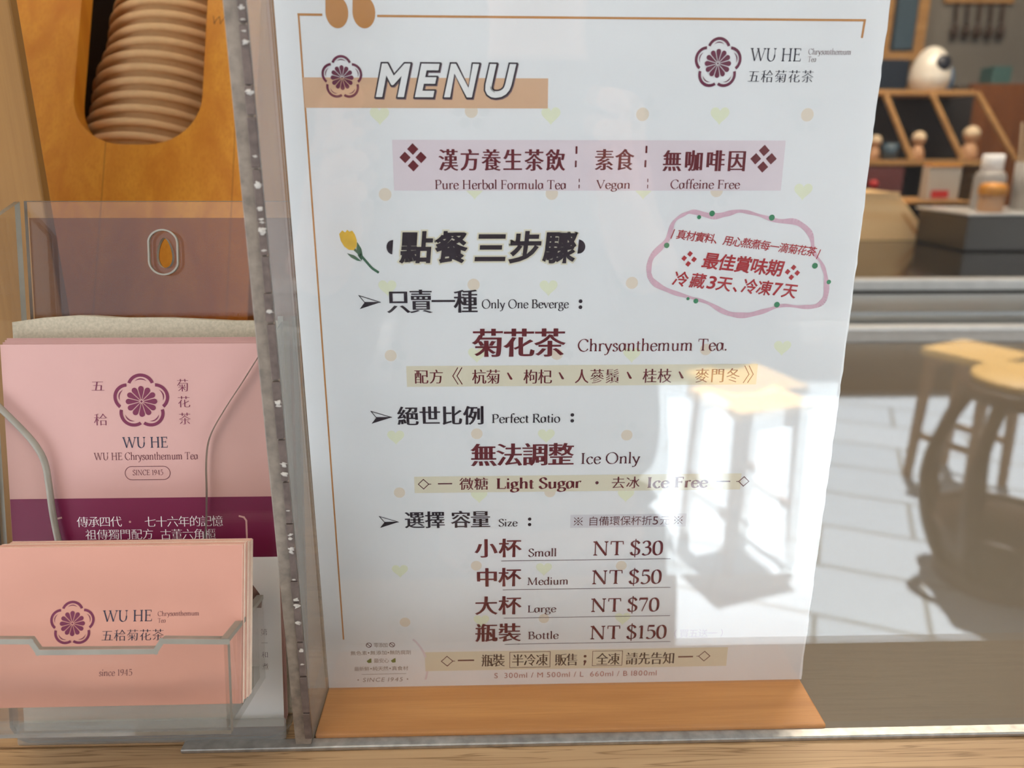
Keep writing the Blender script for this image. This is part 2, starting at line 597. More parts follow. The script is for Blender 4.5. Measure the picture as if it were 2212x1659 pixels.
def nib_polys(txt, b, wt=1.0, shear=0):
    a_, b_ = .049 * wt, .016 * wt
    na = math.radians(16)
    nx, ny = math.cos(na), math.sin(na)
    out = []
    x = 0
    def hw(d):
        n = Vector((-d.y, d.x))
        p, q = n.x * nx + n.y * ny, -n.x * ny + n.y * nx
        return n * math.sqrt((a_ * p) ** 2 + (b_ * q) ** 2)
    def ribbon(pts, closed=False, fixed=None):
        k = len(pts)
        L_, R_ = [], []
        for i in range(k):
            p, q = (pts[i - 1], pts[(i + 1) % k]) if closed else (pts[max(0, i - 1)], pts[min(k - 1, i + 1)])
            d = (q - p).normalized()
            w = Vector((-d.y, d.x)) * fixed if fixed else hw(d)
            L_.append(pts[i] + w); R_.append(pts[i] - w)
        for i in range(k if closed else k - 1):
            j = (i + 1) % k
            out.append([L_[i], L_[j], R_[j], R_[i]])
    for ch in txt:
        if ch == ' ':
            x += .25
            continue
        parts = NIB[ch].split('|')
        for s in parts[1:]:
            op, *pp = s.split(' ')
            if op in '_^d':
                cx, cy = [float(v) / 100 for v in pp[0].split(',')]
                r = float(pp[1]) / 100
                cx += x
                if op == 'd':
                    r *= .9 + .2 * wt
                    out.append([Vector((cx + r * math.cos(k * PI / 6), cy + r * math.sin(k * PI / 6))) for k in range(12)])
                else:
                    sg = 1 if op == '_' else -1
                    t = .02 * (.6 + .4 * wt)
                    out.append([Vector(p) for p in ((cx - r, cy), (cx + r, cy), (cx + r, cy + sg * t), (cx + a_ * .9, cy + sg * .06), (cx - a_ * .9, cy + sg * .06), (cx - r, cy + sg * t))])
                continue
            pts = [Vector([float(v) / 100 for v in p.split(',')]) + Vector((x, 0)) for p in pp]
            if op == 'l':
                ribbon(pts, fixed=None if abs(pts[0].x - pts[1].x) < .05 else a_ * .92)
            elif op == 't':
                ribbon(pts, fixed=b_ * 1.15)
            elif op == 's':
                ribbon(spline_loop(pts, 5, False))
            else:
                ribbon(spline_loop(pts, 5), True)
        x += float(parts[0]) / 100
    # fit: width of the box, cap height (or x-height) kept from baseline
    if shear:
        out = [[Vector((p.x + shear * p.y, p.y)) for p in l] for l in out]
    xs = [p.x for l in out for p in l]
    x0, x1 = min(xs), max(xs)
    top = .68 if any(c.isupper() or c.isdigit() for c in txt) else .64
    u0, v0, u1, v1 = b
    return [[(u0 + (p.x - x0) / (x1 - x0) * (u1 - u0), v0 + p.y / top * (v1 - v0)) for p in l] for l in out]

def arc(cx, cy, r, a0, a1, n=14):
    return [Vector((cx + r * math.cos(a0 + (a1 - a0) * i / n), cy + r * math.sin(a0 + (a1 - a0) * i / n))) for i in range(n + 1)]

def emblem_polys(b):
    """five-lobed plum outline round a twelve-petalled chrysanthemum"""
    u0, v0, u1, v1 = b
    out = []
    for k in range(5):
        a = PI / 2 + k * 2 * PI / 5
        c = Vector((math.cos(a), math.sin(a))) * .52
        w = math.radians(70)
        o, i = arc(c.x, c.y, .50, a - w, a + w), arc(c.x, c.y, .385, a - w, a + w)
        for j in range(len(o) - 1):
            out.append([o[j], o[j + 1], i[j + 1], i[j]])
        w2 = math.radians(44)
        n = 14
        for j in range(n):
            q = []
            for jj, sg in ((j, 1), (j + 1, 1), (j + 1, -1), (j, -1)):
                t = jj / n
                an = a - w2 + 2 * w2 * t
                rr = .30 + sg * .022 * math.sin(PI * t)
                q.append(Vector((c.x + rr * math.cos(an), c.y + rr * math.sin(an))))
            out.append(q)
    for k in range(12):
        a = PI / 2 + k * PI / 6
        d, n = Vector((math.cos(a), math.sin(a))), Vector((-math.sin(a), math.cos(a)))
        p = [d * .075 + n * .006, d * .42 + n * .093]
        for j in range(7):
            an = PI / 2 - j * PI / 6
            p.append(d * (.465 + .10 * math.cos(an)) + n * .10 * math.sin(an))
        p += [d * .42 - n * .093, d * .075 - n * .006]
        out.append(p)
    out.append([Vector((.04 * math.cos(k * PI / 6), .04 * math.sin(k * PI / 6))) for k in range(12)])
    xs = [p.x for l in out for p in l]; ys = [p.y for l in out for p in l]
    x0, x1, y0, y1 = min(xs), max(xs), min(ys), max(ys)
    return [[(u0 + (p.x - x0) / (x1 - x0) * (u1 - u0), v0 + (p.y - y0) / (y1 - y0) * (v1 - v0)) for p in l] for l in out]

def rect(u0, v0, u1, v1):
    return [(u0, v0), (u1, v0), (u1, v1), (u0, v1)]

def strip(pts, w):
    out = []
    for a, b in zip(pts, pts[1:]):
        a, b = Vector(a), Vector(b)
        d = (b - a).normalized()
        n = Vector((-d.y, d.x)) * w / 2
        out.append([a + n - d * w / 2, b + n + d * w / 2, b - n + d * w / 2, a - n - d * w / 2])
    return out

def disc(cx, cy, r, n=20, ry=None):
    return [(cx + r * math.cos(2 * PI * k / n), cy + (ry or r) * math.sin(2 * PI * k / n)) for k in range(n)]

def diamond(cx, cy, r, ry=None):
    ry = ry or r
    return [(cx + r, cy), (cx, cy + ry), (cx - r, cy), (cx, cy - ry)]

class Sheet:
    """prints on a flat sheet; millimetres from the lower left corner, layers a hair apart"""
    def __init__(s, M, parent):
        s.M, s.p, s.n = M, parent, 0
    def at(s, lay):
        return s.M @ Matrix.Translation((0, 0, .00004 * lay)) @ Matrix.Diagonal((.001, .001, 1, 1))
    def flat(s, name, pl, mat, lay=3):
        return link(name, polys(pl, s.at(lay)), mat, s.p)
    def fill(s, name, loops, mat, lay=3, ax=0, ay=0, rnd=False):
        me = shape2d(loops, s.at(lay))
        if ax > 0 or ay > 0:
            m2 = polys(halo(loops, max(0, ax), max(0, ay), rnd), s.at(lay - .12))
            bm = bmesh.new()
            bm.from_mesh(me)
            bm.from_mesh(m2)
            bm.to_mesh(me)
            bm.free()
        return link(name, me, mat, s.p)
    def cjk(s, name, items, mat, lay=3, ax=0, ay=0, shear=0, w=.93):
        lp = []
        for t, b in items:
            lp += cjk_loops(t, b, ax, ay, shear, w)
        em = (items[0][1][3] - items[0][1][1]) / .93
        return s.fill(name, lp, mat, lay, ax * em, ay * em)
    def roman(s, name, items, mat, lay=3, **k):
        pl = []
        for t, b in items:
            pl += nib_polys(t, b, **k)
        return s.flat(name, pl, mat, lay)

# ------------------------------------------------------------------ materials
GLASS = clear('window glass', .058, (.985, .99, .985), dust=.004)
REFLTINT = clear('brown reflection tint', .003, (.68, .57, .46), dust=.0, haze=.004)  # plate reflection put into a brown see-through tint
SIDEG = clear('side glass with reflection haze', .05, (.985, .99, .985), dust=.006, haze=.13)  # even haze stands in for the pane's whitish reflection; specks are dust
ACRYL = clear('clear acrylic', .022, (.97, .97, .96), dust=.001)
SMOKE = clear('thick acrylic floor', .04, (.84, .83, .80), dust=.01, haze=.16)
COVER = clear('clear acrylic cover', .05, (.99, .99, .99), dust=.003)
AEDGE = plain('cut acrylic edge', (150, 142, 128), .35, noise=.12, nscale=90)
GEDGE = plain('ground glass edge', (140, 126, 112), .4, noise=.35, nscale=240)
SEAL = plain('old dark sealant', (104, 88, 80), .6, noise=.35, nscale=300)
CRUMB = plain('dried white sealant', (196, 188, 178), .7)
PAPER = plain('menu paper', (250, 249, 249), .5, noise=.02, nscale=30)
PINK = plain('pink card stock', (204, 158, 150), .6, noise=.03, nscale=40)
PINKC = plain('pink business card stock', (212, 152, 132), .6, noise=.03, nscale=40)
CARDEDGE = plain('card edges', (250, 232, 208), .7, noise=.12, nscale=300)
WHITEP = plain('white print', (250, 248, 246), .6)
PLUM = plain('plum print', (112, 22, 62), .5)
PLUMB = plain('plum band print', (116, 12, 62), .45)
WINE = plain('wine red print', (112, 22, 34), .5)
WINE2 = plain('dark wine print', (96, 34, 46), .5)
CHOC = plain('dark aubergine print', (42, 26, 40), .5)
INK = plain('blue black print', (34, 34, 58), .5)
RED = plain('crimson print', (188, 40, 48), .5)
ORANGE = plain('ochre print', (206, 142, 78), .5)
PEACH = plain('peach print', (232, 188, 152), .5)
PINKB = plain('pale pink print', (240, 224, 229), .5)
PINKL = plain('pink crayon print', (232, 190, 204), .6, noise=.08, nscale=700)
YELB = plain('pale yellow print', (240, 230, 204), .5)
YELH = plain('pale lime print', (246, 247, 216), .5)
DOTP = plain('pale apricot print', (244, 228, 208), .5)
GREEN = plain('leaf green print', (62, 142, 98), .5)
STEM = plain('stem green print', (70, 112, 84), .6)
TULIP = plain('tulip yellow print', (246, 196, 60), .6, noise=.12, nscale=400)
GREYT = plain('grey brown print', (168, 150, 140), .5)
LILAC = plain('lilac print', (226, 214, 230), .5)
SHADOWP = plain('soft grey print', (120, 96, 104), .5)
LEAFG = plain('olive green print', (108, 128, 40), .5)
BASEW = wood('menu base beech', (200, 132, 70), (226, 158, 92), 'x', 9, 90, .45)
PANELW = wood('orange varnished pine', (208, 124, 32), (242, 168, 56), 'z', 4, 60, .4, board=.0735, cl=(140, 80, 24))
BOARDW = wood('pale pine board', (136, 94, 42), (156, 112, 56), 'z', 4, 60, .5)
LEDGEW = wood('light oak laminate', (180, 144, 104), (206, 170, 128), 'x', 6, 160, .45, lines=330, cl=(132, 98, 62))
KRAFT = plain('kraft paper cup', (238, 194, 138), .75, noise=.05, nscale=200)
FOAM = plain('beige foam', (184, 172, 150), .95, noise=.16, nscale=900)
ALU = plain('worn aluminium', (178, 176, 172), .38, .85, noise=.25, nscale=220)
STEEL = plain('brushed steel', (226, 224, 220), .3, .55, noise=.08, nscale=50)  # street reflection put into the pale base colour to brighten the rails
STEELD = plain('dull steel', (104, 100, 95), .35, .9)
WTOP = plain('brown worktop', (82, 68, 46), .45, noise=.08, nscale=14)
BLACKG = plain('black glass top', (28, 28, 28), .12)
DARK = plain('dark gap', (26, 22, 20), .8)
COUNTERM = plain('counter cladding', (120, 96, 72), .6)
WALLM = plain('grey green shop wall', (118, 112, 102), .8, noise=.12, nscale=3)
WALLD = plain('dark shop side wall', (84, 72, 62), .8)
CEILM = plain('arcade ceiling', (190, 186, 180), .8)
RACKW = wood('rack pine', (150, 108, 62), (186, 142, 88), 'x', 5, 50, .5)
MAROON = plain('maroon panel', (96, 44, 42), .6)
SLATE = plain('blue slate panel', (60, 80, 92), .5)
BLUE = plain('blue ceramic', (70, 112, 150), .3)
CERAM = plain('white ceramic', (222, 214, 200), .25)
HOLE = plain('dark navy hollow', (14, 20, 34), .4)
SKINW = plain('turned pale wood', (186, 142, 104), .5)
ORCAP = wood('orange turned wood', (196, 128, 48), (216, 150, 66), 'z', 5, 60, .4)
BROWNB = wood('brown board', (100, 56, 24), (128, 76, 34), 'z', 4, 50, .5)
PALEBOX = wood('pale box wood', (244, 196, 138), (252, 214, 158), 'x', 5, 60, .5)
GREYPL = plain('grey white plastic', (158, 152, 146), .4)
STICK = plain('pale straw wood', (214, 190, 156), .6)
REDP = plain('red plastic', (186, 34, 32), .4)
DWOOD = wood('dark stained wood', (52, 36, 26), (78, 56, 40), 'z', 6, 60, .45)
SEATW = wood('honey seat wood', (222, 170, 92), (240, 194, 116), 'x', 5, 60, .5)
LEGW = wood('brown leg wood', (120, 88, 62), (146, 110, 80), 'z', 5, 60, .5)
STONE = plain('planter concrete', (70, 64, 58), .8)
FACADE = plain('street facade', (62, 54, 48), .8, noise=.3, nscale=2)
JACKET = plain('charcoal jacket', (38, 36, 38), .9)
TROUS = plain('black trousers', (28, 28, 30), .9)
SKIN = plain('skin', (202, 150, 122), .55)
HAIR = plain('black hair', (24, 20, 18), .5)
SHOE = plain('white shoe', (200, 198, 194), .6)
PHONE = plain('phone body', (30, 32, 36), .3)

def pavement():
    m, t, b = new_mat('pale paving')
    N, K = t.nodes, t.links
    tc = N.new('ShaderNodeTexCoord')
    mp = N.new('ShaderNodeMapping')
    mp.inputs['Rotation'].default_value = (0, 0, math.radians(-24))
    K.new(tc.outputs['Object'], mp.inputs['Vector'])
    br = N.new('ShaderNodeTexBrick')
    br.inputs['Color1'].default_value = (*L255((184, 194, 202)), 1)
    br.inputs['Color2'].default_value = (*L255((176, 187, 196)), 1)
    br.inputs['Mortar'].default_value = (*L255((134, 136, 134)), 1)
    br.inputs['Scale'].default_value = 1
    br.inputs['Mortar Size'].default_value = .008
    br.inputs['Brick Width'].default_value = .6
    br.inputs['Row Height'].default_value = .3
    K.new(mp.outputs['Vector'], br.inputs['Vector'])
    K.new(br.outputs['Color'], b.inputs['Base Color'])
    b.inputs['Roughness'].default_value = .8
    return m
PAVE = pavement()

def struct(name, me, mat, label=None):
    return tag(link(name, me, mat), label, None, None, 'structure')

# ------------------------------------------------------------------ the setting
struct('floor', box(-5, 6, -7, 3.2, -.06, 0), PAVE, 'pale sunlit stone paving in front of the shop')
struct('ceiling', box(-5, 6, -2.0, 3.2, 2.4, 2.5), CEILM, 'arcade and shop ceiling')
struct('wall_back', box(-5, 6, 2.5, 2.6, 0, 2.4), WALLM, 'grey green back wall of the shop')
struct('wall_left', box(-1.3, -1.2, .75, 2.5, 0, 2.4), WALLD, 'dark left side wall of the shop')
struct('wall_right', box(2.5, 2.6, .3, 2.5, 0, 2.4), WALLD, 'dark right side wall of the shop')
struct('wall_street', box(-5, 6, -5.3, -5.2, 0, 2.4), FACADE, 'dark low wall across the street')

# counter the glass stands on
ct = thing('shop_counter', (.3, .22, 0), 'light oak laminate serving ledge running along the bottom under the glass', 'counter')
link('ledge_top', box(-1.19, 2.49, .192, .2610, Z(-.2555), Z(-.2315), .0025), LEDGEW, ct)
link('body', box(-1.19, 2.49, .212, .94, 0, Z(-.2630)), COUNTERM, ct)
link('rear_board', box(-1.19, -.0795, .2610, .75, Z(-.2555), Z(-.2315)), LEDGEW, ct)
wt = thing('worktop', (.9, .6, Z(-.262)), 'brown worktop inside the shop behind the glass, right of the menu', 'worktop')
link('top', box(-.0790, 2.49, .2618, .945, Z(-.262), Z(-.2381), .001), WTOP, wt)

# shopfront glass
w1 = thing('window_1', (-.0757, .258, Z(-.2315)), 'clear shopfront glass with a side pane left of the menu', None, None, 'structure')
link('front_pane', box(-.0724, 2.45, .2562, .2592, Z(-.2297), 2.38), GLASS, w1)
me = box(-.0789, -.0724, .2593, .75, Z(-.2300), 2.38)
for p in me.polygons:
    p.material_index = 1 if abs(p.normal.y) > .5 or abs(p.normal.z) > .5 else 0
link('side_pane', me, [SIDEG, GEDGE], w1)
link('edge_strip', box(-.0789, -.07255, .2566, .2592, Z(-.2300), Z(.30), .0004), GEDGE, w1)
bm = bmesh.new()
zz = Z(-.226)
while zz < Z(.2):
    h = random.uniform(.008, .022)
    box_bm(bm, -.0742 + random.uniform(-.0004, .0002), -.0719, .2553, .2567, zz, zz + h * .96, .0003)
    zz += h
link('sealant_bead', bmesh_to(bm), SEAL, w1)
bm = bmesh.new()
for i in range(34):
    z = Z(random.uniform(-.20, .06))
    r = random.uniform(.0002, .0009)
    q = bmesh.ops.create_icosphere(bm, subdivisions=2, radius=r)
    for v in q['verts']:
        v.co += Vector((random.uniform(-.0736, -.0722), .2551, z)) + Vector((random.uniform(-.3, .3) * r, 0, random.uniform(-.4, .4) * r))
link('sealant_crumbs', bmesh_to(bm), CRUMB, w1)
me = box(-.124, 2.45, .2546, .2602, Z(-.2315), Z(-.2295), .0007)
link('channel', me, ALU, w1)

# ------------------------------------------------------------------ the menu stand
ms = thing('menu_stand', (.0334, .2884, Z(-.2381)), 'upright white drink menu in a clear stand with a wooden base', 'menu stand')
me = box(-.0718, .1382, .2600, .2960, Z(-.2381), Z(-.2281), .0008)
link('base', me, BASEW, ms)
MM = frame((-.0716, .2884, Z(-.2281)), (1, 0, 0), (0, 0, 1))
edge = [(210.2 + .10 * math.sin(v * .31) + random.uniform(-.16, .16) + .5 * max(0, math.sin((v - 60) / 170 * PI)) * (60 < v < 230), float(v)) for v in range(0, 298, 3)]
pp = [(0, 0)] + edge + [(210.4, 297), (0, 297)]
ps = link('paper_sheet', shape2d([[(a / 1000, b / 1000) for a, b in pp]], MM @ Matrix.Translation((0, 0, -.0004)), .0004), [PAPER, PAPER], ms)
# clear front cover, leaning a touch towards the street
CT = math.radians(.5)
CM = frame((-.0716, .2872, Z(-.2281)), (1, 0, 0), (0, -math.sin(CT), math.cos(CT)))
link('front_cover', box(0, .2085, .0002, .2985, -.0006, .0004, 0, CM), COVER, ms)
link('back_cover', box(0, .2085, .0002, .2985, -.0035, -.0012, 0, MM), COVER, ms)

P = Sheet(MM, ps)
P.flat('gold_border', strip([(8.0, 270.6), (15.6, 270.55)], .75) + strip([(34.8, 270.3), (202.05, 269.95)], .75) + strip([(202.05, 269.95), (201.8, 264.7)], .75) + strip([(8.0, 270.6), (7.9, 25)], .6), ORANGE, 2)
def quote(u, v):
    c = disc(u, v, 3.85, 28, 5.0)
    tail = [(u - 3.8, v + .5), (u - 3.5, v + 5), (u - 1.7, v + 9), (u + 2.2, v + 12.5), (u + 4.2, v + 13), (u + 2.6, v + 10), (u + 1.4, v + 7), (u + 1.7, v + 4.2), (u + 2.5, v + 2)]
    return [c, tail]
P.flat('quote_mark', quote(20.9, 271.4), ORANGE, 2)
P.flat('quote_mark', quote(30.0, 271.4), ORANGE, 2)
HE = [(33.71, 238.64), (93.94, 238.81), (154.1, 238.98), (66.67, 213.08), (128.15, 213.09), (187.04, 212.77), (33.69, 177.75), (94.08, 177.54), (66.79, 151.58), (126.86, 151.21), (185.56, 153.64), (34.27, 117.98), (94.09, 117.99), (67.04, 92.03), (127.2, 91.7), (33.48, 58.0), (93.99, 57.92), (67.4, 33.15), (128.44, 33.18)]
DO = [(65.86, 239.96), (126.48, 239.06), (185.55, 239.07), (34.39, 211.45), (94.72, 211.78), (155.04, 212.77), (65.89, 178.52), (125.54, 179.01), (33.73, 151.24), (97.72, 151.39), (155.67, 152.89), (66.41, 118.84), (126.4, 117.67), (34.74, 93.67), (95.97, 93.12), (65.52, 59.69), (126.73, 58.72), (34.63, 32.84), (94.33, 33.58)]
def heart(u, v, s):
    out = []
    for k in range(36):
        t = 2 * PI * k / 36
        out.append((u + s * math.sin(t) ** 3, v + s * (13 * math.cos(t) - 5 * math.cos(2 * t) - 2 * math.cos(3 * t) - math.cos(4 * t)) / 16))
    return out
P.flat('heart_pattern', [heart(u, v, 3.4) for u, v in HE], YELH, 1)
P.flat('dot_pattern', [disc(u, v, 2.3) for u, v in DO], DOTP, 1)
PET = plain('white petal print', (246, 246, 246), .5)
P.flat('petal_pattern', [[(u + 4.6 * math.cos(k * PI / 3) + 1.9 * math.cos(j * PI / 6), v + 4.6 * math.sin(k * PI / 3) + 1.9 * math.sin(j * PI / 6)) for j in range(12)] for u, v in DO for k in range(6)], PET, .6)
P.flat('heading_bar', [rect(7.9, 240.9, 92.8, 250.8)], PEACH, 2)
P.flat('slogan_band', [rect(37.7, 212.8, 178.7, 230.3)], PINKB, 2)
P.flat('yellow_bands', [rect(39.5, 138.6, 176.6, 147), rect(40.9, 93.4, 174.3, 100.6), rect(42.6, 7.9, 175.7, 17.6)], YELB, 2)
P.flat('note_band', [rect(104.6, 76.8, 152.9, 82.8)], plain('faint lilac print', (230, 226, 230), .5), 1.6)
P.flat('emblem', emblem_polys((14.4, 244.2, 28.4, 258)), PLUM, 4)
P.flat('emblem', emblem_polys((143.8, 248.2, 160.2, 264.4)), PLUM, 4)
b = (33.2, 244.9, 81.3, 255.6)
def menu_word(lay, th, mat, du=0, dv=0):
    x, lp = 0, []
    for ch in 'MENU':
        g = outward(glyph(ch))
        a, _, c, _ = bb(g)
        lp += [[Vector((p.x - a + x + .26 * p.y, p.y)) for p in l] for l in g]
        x += c - a + .33
    a, c = 0, x - .33 + .26 * .727
    k = (b[2] - b[0]) / c
    return P.fill('heading_lettering', [[(b[0] + du + p.x * k, b[1] + dv + p.y * (b[3] - b[1]) / .727) for p in l] for l in lp], mat, lay, th, th, True)
tag(menu_word(3, .95, SHADOWP, .3, -.3), 'grey shadow of the heading')
tag(menu_word(4, .95, CHOC), 'dark outline of the heading')
tag(menu_word(5, .42, WHITEP), 'white heading letters')
P.roman('brand_lettering', [('WU HE', (163.1, 256.7, 181, 260.9))], INK, 4, wt=.9)
P.roman('brand_lettering', [('Chrysanthemum', (183.5, 258.95, 198.5, 260.8)), ('Tea', (183.6, 256.55, 186.5, 258.3))], WINE2, 4, wt=.7)
P.cjk('brand_lettering', [('五秴菊花茶', (162.9, 249.7, 186.2, 253.9))], INK, 4, ax=.006, ay=-.02)
def dia4(u, v, r, ry, s):
    return [diamond(u, v + ry * .57, s, s * ry / r), diamond(u, v - ry * .57, s, s * ry / r), diamond(u + r * .57, v, s, s * ry / r), diamond(u - r * .57, v, s, s * ry / r)]
P.flat('diamond_marks', dia4(44.9, 224.3, 5, 5, 2.0) + dia4(171.2, 224, 5, 5, 2.0), WINE, 4)
P.cjk('slogan_lettering', [('漢方養生茶飲', (54.2, 219.7, 99, 227.2)), ('素食', (110.2, 219.9, 123.9, 227.3)), ('無咖啡因', (134.8, 219.6, 164.7, 227))], WINE, 4, ax=.034, ay=-.002, w=.80)
P.flat('slogan_dividers', [rect(102.95, 225.6, 103.65, 228.2), rect(102.85, 221, 103.5, 223.3), rect(128.1, 225.9, 128.8, 228.4), rect(128, 221, 128.7, 223.5), rect(104.4, 215.8, 104.75, 217), rect(104.4, 213.6, 104.75, 214.9), rect(129.35, 215.8, 129.7, 217), rect(129.4, 213.6, 129.75, 214.9)], WINE, 4)
P.roman('slogan_lettering', [('Pure Herbal Formula Tea', (52.5, 213.35, 99.9, 216.5)), ('Vegan', (110.8, 213.5, 123.1, 216.5)), ('Caffeine Free', (137.9, 213.5, 163.5, 216.6))], WINE, 4, wt=1.05)
# tulip
P.flat('tulip_stem', strip(spline_loop([(22.2, 191.8), (24.2, 189.8), (26.2, 187.4), (28.2, 185), (30.4, 183.4)], 4, False), .9) + [[(23.4, 194.5), (24.8, 192), (25.2, 189), (24.6, 187.6), (23.4, 189.4), (23.0, 192)], [(19.4, 190.4), (22, 189.6), (24.6, 187.4), (23, 187.6), (20.8, 188.8)]], STEM, 3)
P.flat('tulip_flower', [[(17, 197.4), (17.4, 195), (18.6, 192.8), (20.2, 191.6), (22, 191.5), (23.1, 192.8), (23.3, 195), (22.7, 197.2), (21.8, 198.6), (20.8, 198.2), (20, 198.9), (19.2, 197.9), (18.2, 198.7)]], TULIP, 4)
def heavy(lay, k, mat):
    return P.fill('steps_lettering', cjk_loops('點餐', (38.8, 186.9, 62.8, 198.1), shear=.10) + cjk_loops('三步驟', (66.2, 186.7, 103.1, 198.1), shear=.10), mat, lay, k, k, True)
tag(heavy(3, .92, YELB), 'pale yellow outline of the steps heading')
tag(heavy(5, .36, CHOC), 'heavy dark steps heading')
P.flat('half_moon_marks', [[(36.6, 195.2), (36.0, 189.9)] + [(36.2 - 2.2 * math.sin(t * PI / 10), 192.5 - 2.6 * math.cos(t * PI / 10)) for t in range(1, 10)], [(105.1, 195.3), (104.6, 190)] + [(105 + 2.5 * math.sin(t * PI / 10), 192.6 - 2.6 * math.cos(t * PI / 10)) for t in range(1, 10)]], CHOC, 4)
for u0, v0, u1, v1 in ((22.9, 169.4, 30.8, 174.6), (25, 123.5, 33, 128.7), (26.1, 77.9, 33.8, 83.1)):
    vm = (v0 + v1) / 2
    P.flat('arrow_mark', strip([(u0, v1), (u1, vm), (u0 + 2, vm), (u0, v1)], .28) + [[(u0, v0), (u1, vm), (u0 + 2, vm)]], CHOC, 4)
P.cjk('step_lettering', [('只賣一種', (33.3, 167.8, 67, 176.8))], CHOC, 4, ax=.03, ay=-.001)
P.roman('step_lettering', [('Only One Beverge', (68.9, 169.5, 101.9, 172.8))], CHOC, 4, wt=1.05)
P.cjk('step_lettering', [('絕世比例', (35.4, 122.7, 69.2, 130.6))], CHOC, 4, ax=.03, ay=-.001)
P.roman('step_lettering', [('Perfect Ratio', (72.5, 123.4, 99.5, 127))], CHOC, 4, wt=1.1)
P.cjk('step_lettering', [('選擇', (36.5, 77.5, 52.6, 85.2)), ('容量', (55.5, 77.5, 71.3, 85.2))], CHOC, 4, ax=.03, ay=-.001)
P.roman('step_lettering', [('Size', (74.9, 77.9, 82.8, 81.2))], CHOC, 4)
P.flat('colon_marks', [disc(u, v, .72) for u, v in ((106.3, 169.8), (106.3, 172.1), (104.3, 124), (104.3, 126.5), (87.75, 78.6), (87.75, 81.1))], CHOC, 4)
P.cjk('tea_lettering', [('菊花茶', (65.4, 150.4, 100.5, 161.7))], RED if False else WINE, 4, ax=.036, ay=-.002)
P.roman('tea_lettering', [('Chrysanthemum Tea.', (105.7, 152.5, 163.7, 157.2))], WINE, 4, wt=.95)
P.cjk('recipe_lettering', [('配方', (42.5, 139.8, 53.6, 145.6)), ('杭菊', (64.9, 139.6, 75.7, 145.5)), ('枸杞', (84.9, 139.5, 95.9, 145.4)), ('人蔘鬚', (104.9, 139.5, 122.2, 145.4)), ('桂枝', (131.6, 139.5, 142.8, 145.4)), ('麥門冬', (152.2, 139.5, 169.8, 145.4))], WINE, 4, ax=.016, ay=-.012, w=.84)
P.flat('recipe_marks', [[(u, 144), (u + .5, 144.2), (u + 2.2, 141.6), (u + 1.9, 141.2), (u + 1.2, 141.4)] for u in (78.4, 98.5, 125.1, 145.5)] + sum((strip([(u + 1.9, 146.2), (u, 142.9), (u + 1.9, 139.6)], .35) for u in (57.4, 59)), []) + sum((strip([(u, 146.2), (u + 1.9, 142.8), (u, 139.4)], .35) for u in (171.5, 173.2)), []), WINE, 4)
P.cjk('ice_lettering', [('無法調整', (64.1, 104.9, 105, 114.7))], WINE, 4, ax=.036, ay=-.002)
P.roman('ice_lettering', [('Ice Only', (108.4, 105.5, 132.3, 110.2))], WINE2, 4, wt=.95)
P.cjk('sugar_lettering', [('微糖', (59.2, 94.5, 70.7, 100)), ('去冰', (121.1, 94.4, 132.5, 99.8))], WINE, 4, ax=.014, ay=-.012)
P.roman('sugar_lettering', [('Light Sugar', (74.2, 94.9, 108.8, 99.5)), ('Ice Free', (135.9, 94.6, 160.9, 99.3))], WINE, 4, wt=1.45)
def gem(u, v, r, sg):
    return strip([(u - r, v), (u, v + r), (u + r, v), (u, v - r), (u - r, v)], .35) + [rect(min(u + sg * r, u + sg * (r + 1)), v - .16, max(u + sg * r, u + sg * (r + 1)), v + .16)]
P.flat('flourish_marks', gem(44.6, 97.3, 2.1, 1) + gem(175.5, 97, 2.1, -1) + [rect(50.4, 97.15, 56.2, 97.7), rect(164.1, 96.8, 169.9, 97.4), disc(115.1, 97.1, .7)], WINE2, 4)
P.fill('note_lettering', cjk_loops('自備環保杯折', (112.0, 77.7, 138.6, 82), ax=-.004, ay=-.004) + cjk_loops('元', (141.9, 77.7, 146, 82), ax=-.004, ay=-.004) + sans_loops('5', (138.9, 77.9, 141.2, 81.6)), WINE2, 4)
P.flat('note_marks', sum((strip([(u - 1.7, 78.1), (u + 1.7, 81.5)], .25) + strip([(u - 1.7, 81.5), (u + 1.7, 78.1)], .25) + [disc(u + a, 79.8 + c, .36) for a, c in ((1.4, 0), (-1.4, 0), (0, 1.4), (0, -1.4))] for u in (107.9, 149.6)), []), WINE2, 4)
for cj, cb, en, eb, pr, pb, ul in (
    ('小杯', (65.2, 63.5, 84, 72.3), 'Small', (87.3, 63.7, 99.1, 67.3), 'NT $30', (114.5, 63.8, 144, 70.4), (76, 61.8, 147.5)),
    ('中杯', (65.4, 49.6, 84, 58.6), 'Medium', (87, 50.2, 104.3, 53.7), 'NT $50', (114.5, 50.1, 144.2, 56.7), (76.6, 48, 148.3)),
    ('大杯', (64.9, 35.9, 84.1, 45), 'Large', (87.3, 36.8, 99.6, 40.2), 'NT $70', (114.5, 36.5, 144, 43.1), (77, 34.1, 149)),
    ('瓶裝', (64.8, 22.4, 84.1, 31.6), 'Bottle', (87.6, 23.4, 100.9, 27.1), 'NT $150', (114.6, 22.8, 148, 29.5), (77.4, 21, 150))):
    P.cjk('size_lettering', [(cj, cb)], WINE, 4, ax=.032, ay=-.001)
    P.roman('size_lettering', [(en, eb)], WINE2, 4, wt=1.05)
    P.roman('price_lettering', [(pr, pb)], WINE, 4, wt=1.15)
    P.flat('rule', [rect(ul[0], ul[1] - .13, ul[2], ul[1] + .13)], SHADOWP, 3)
P.fill('offer_lettering', cjk_loops('買五送一', (153.6, 22.8, 170.4, 27.2), ax=-.006, ay=-.006), LILAC, 4)
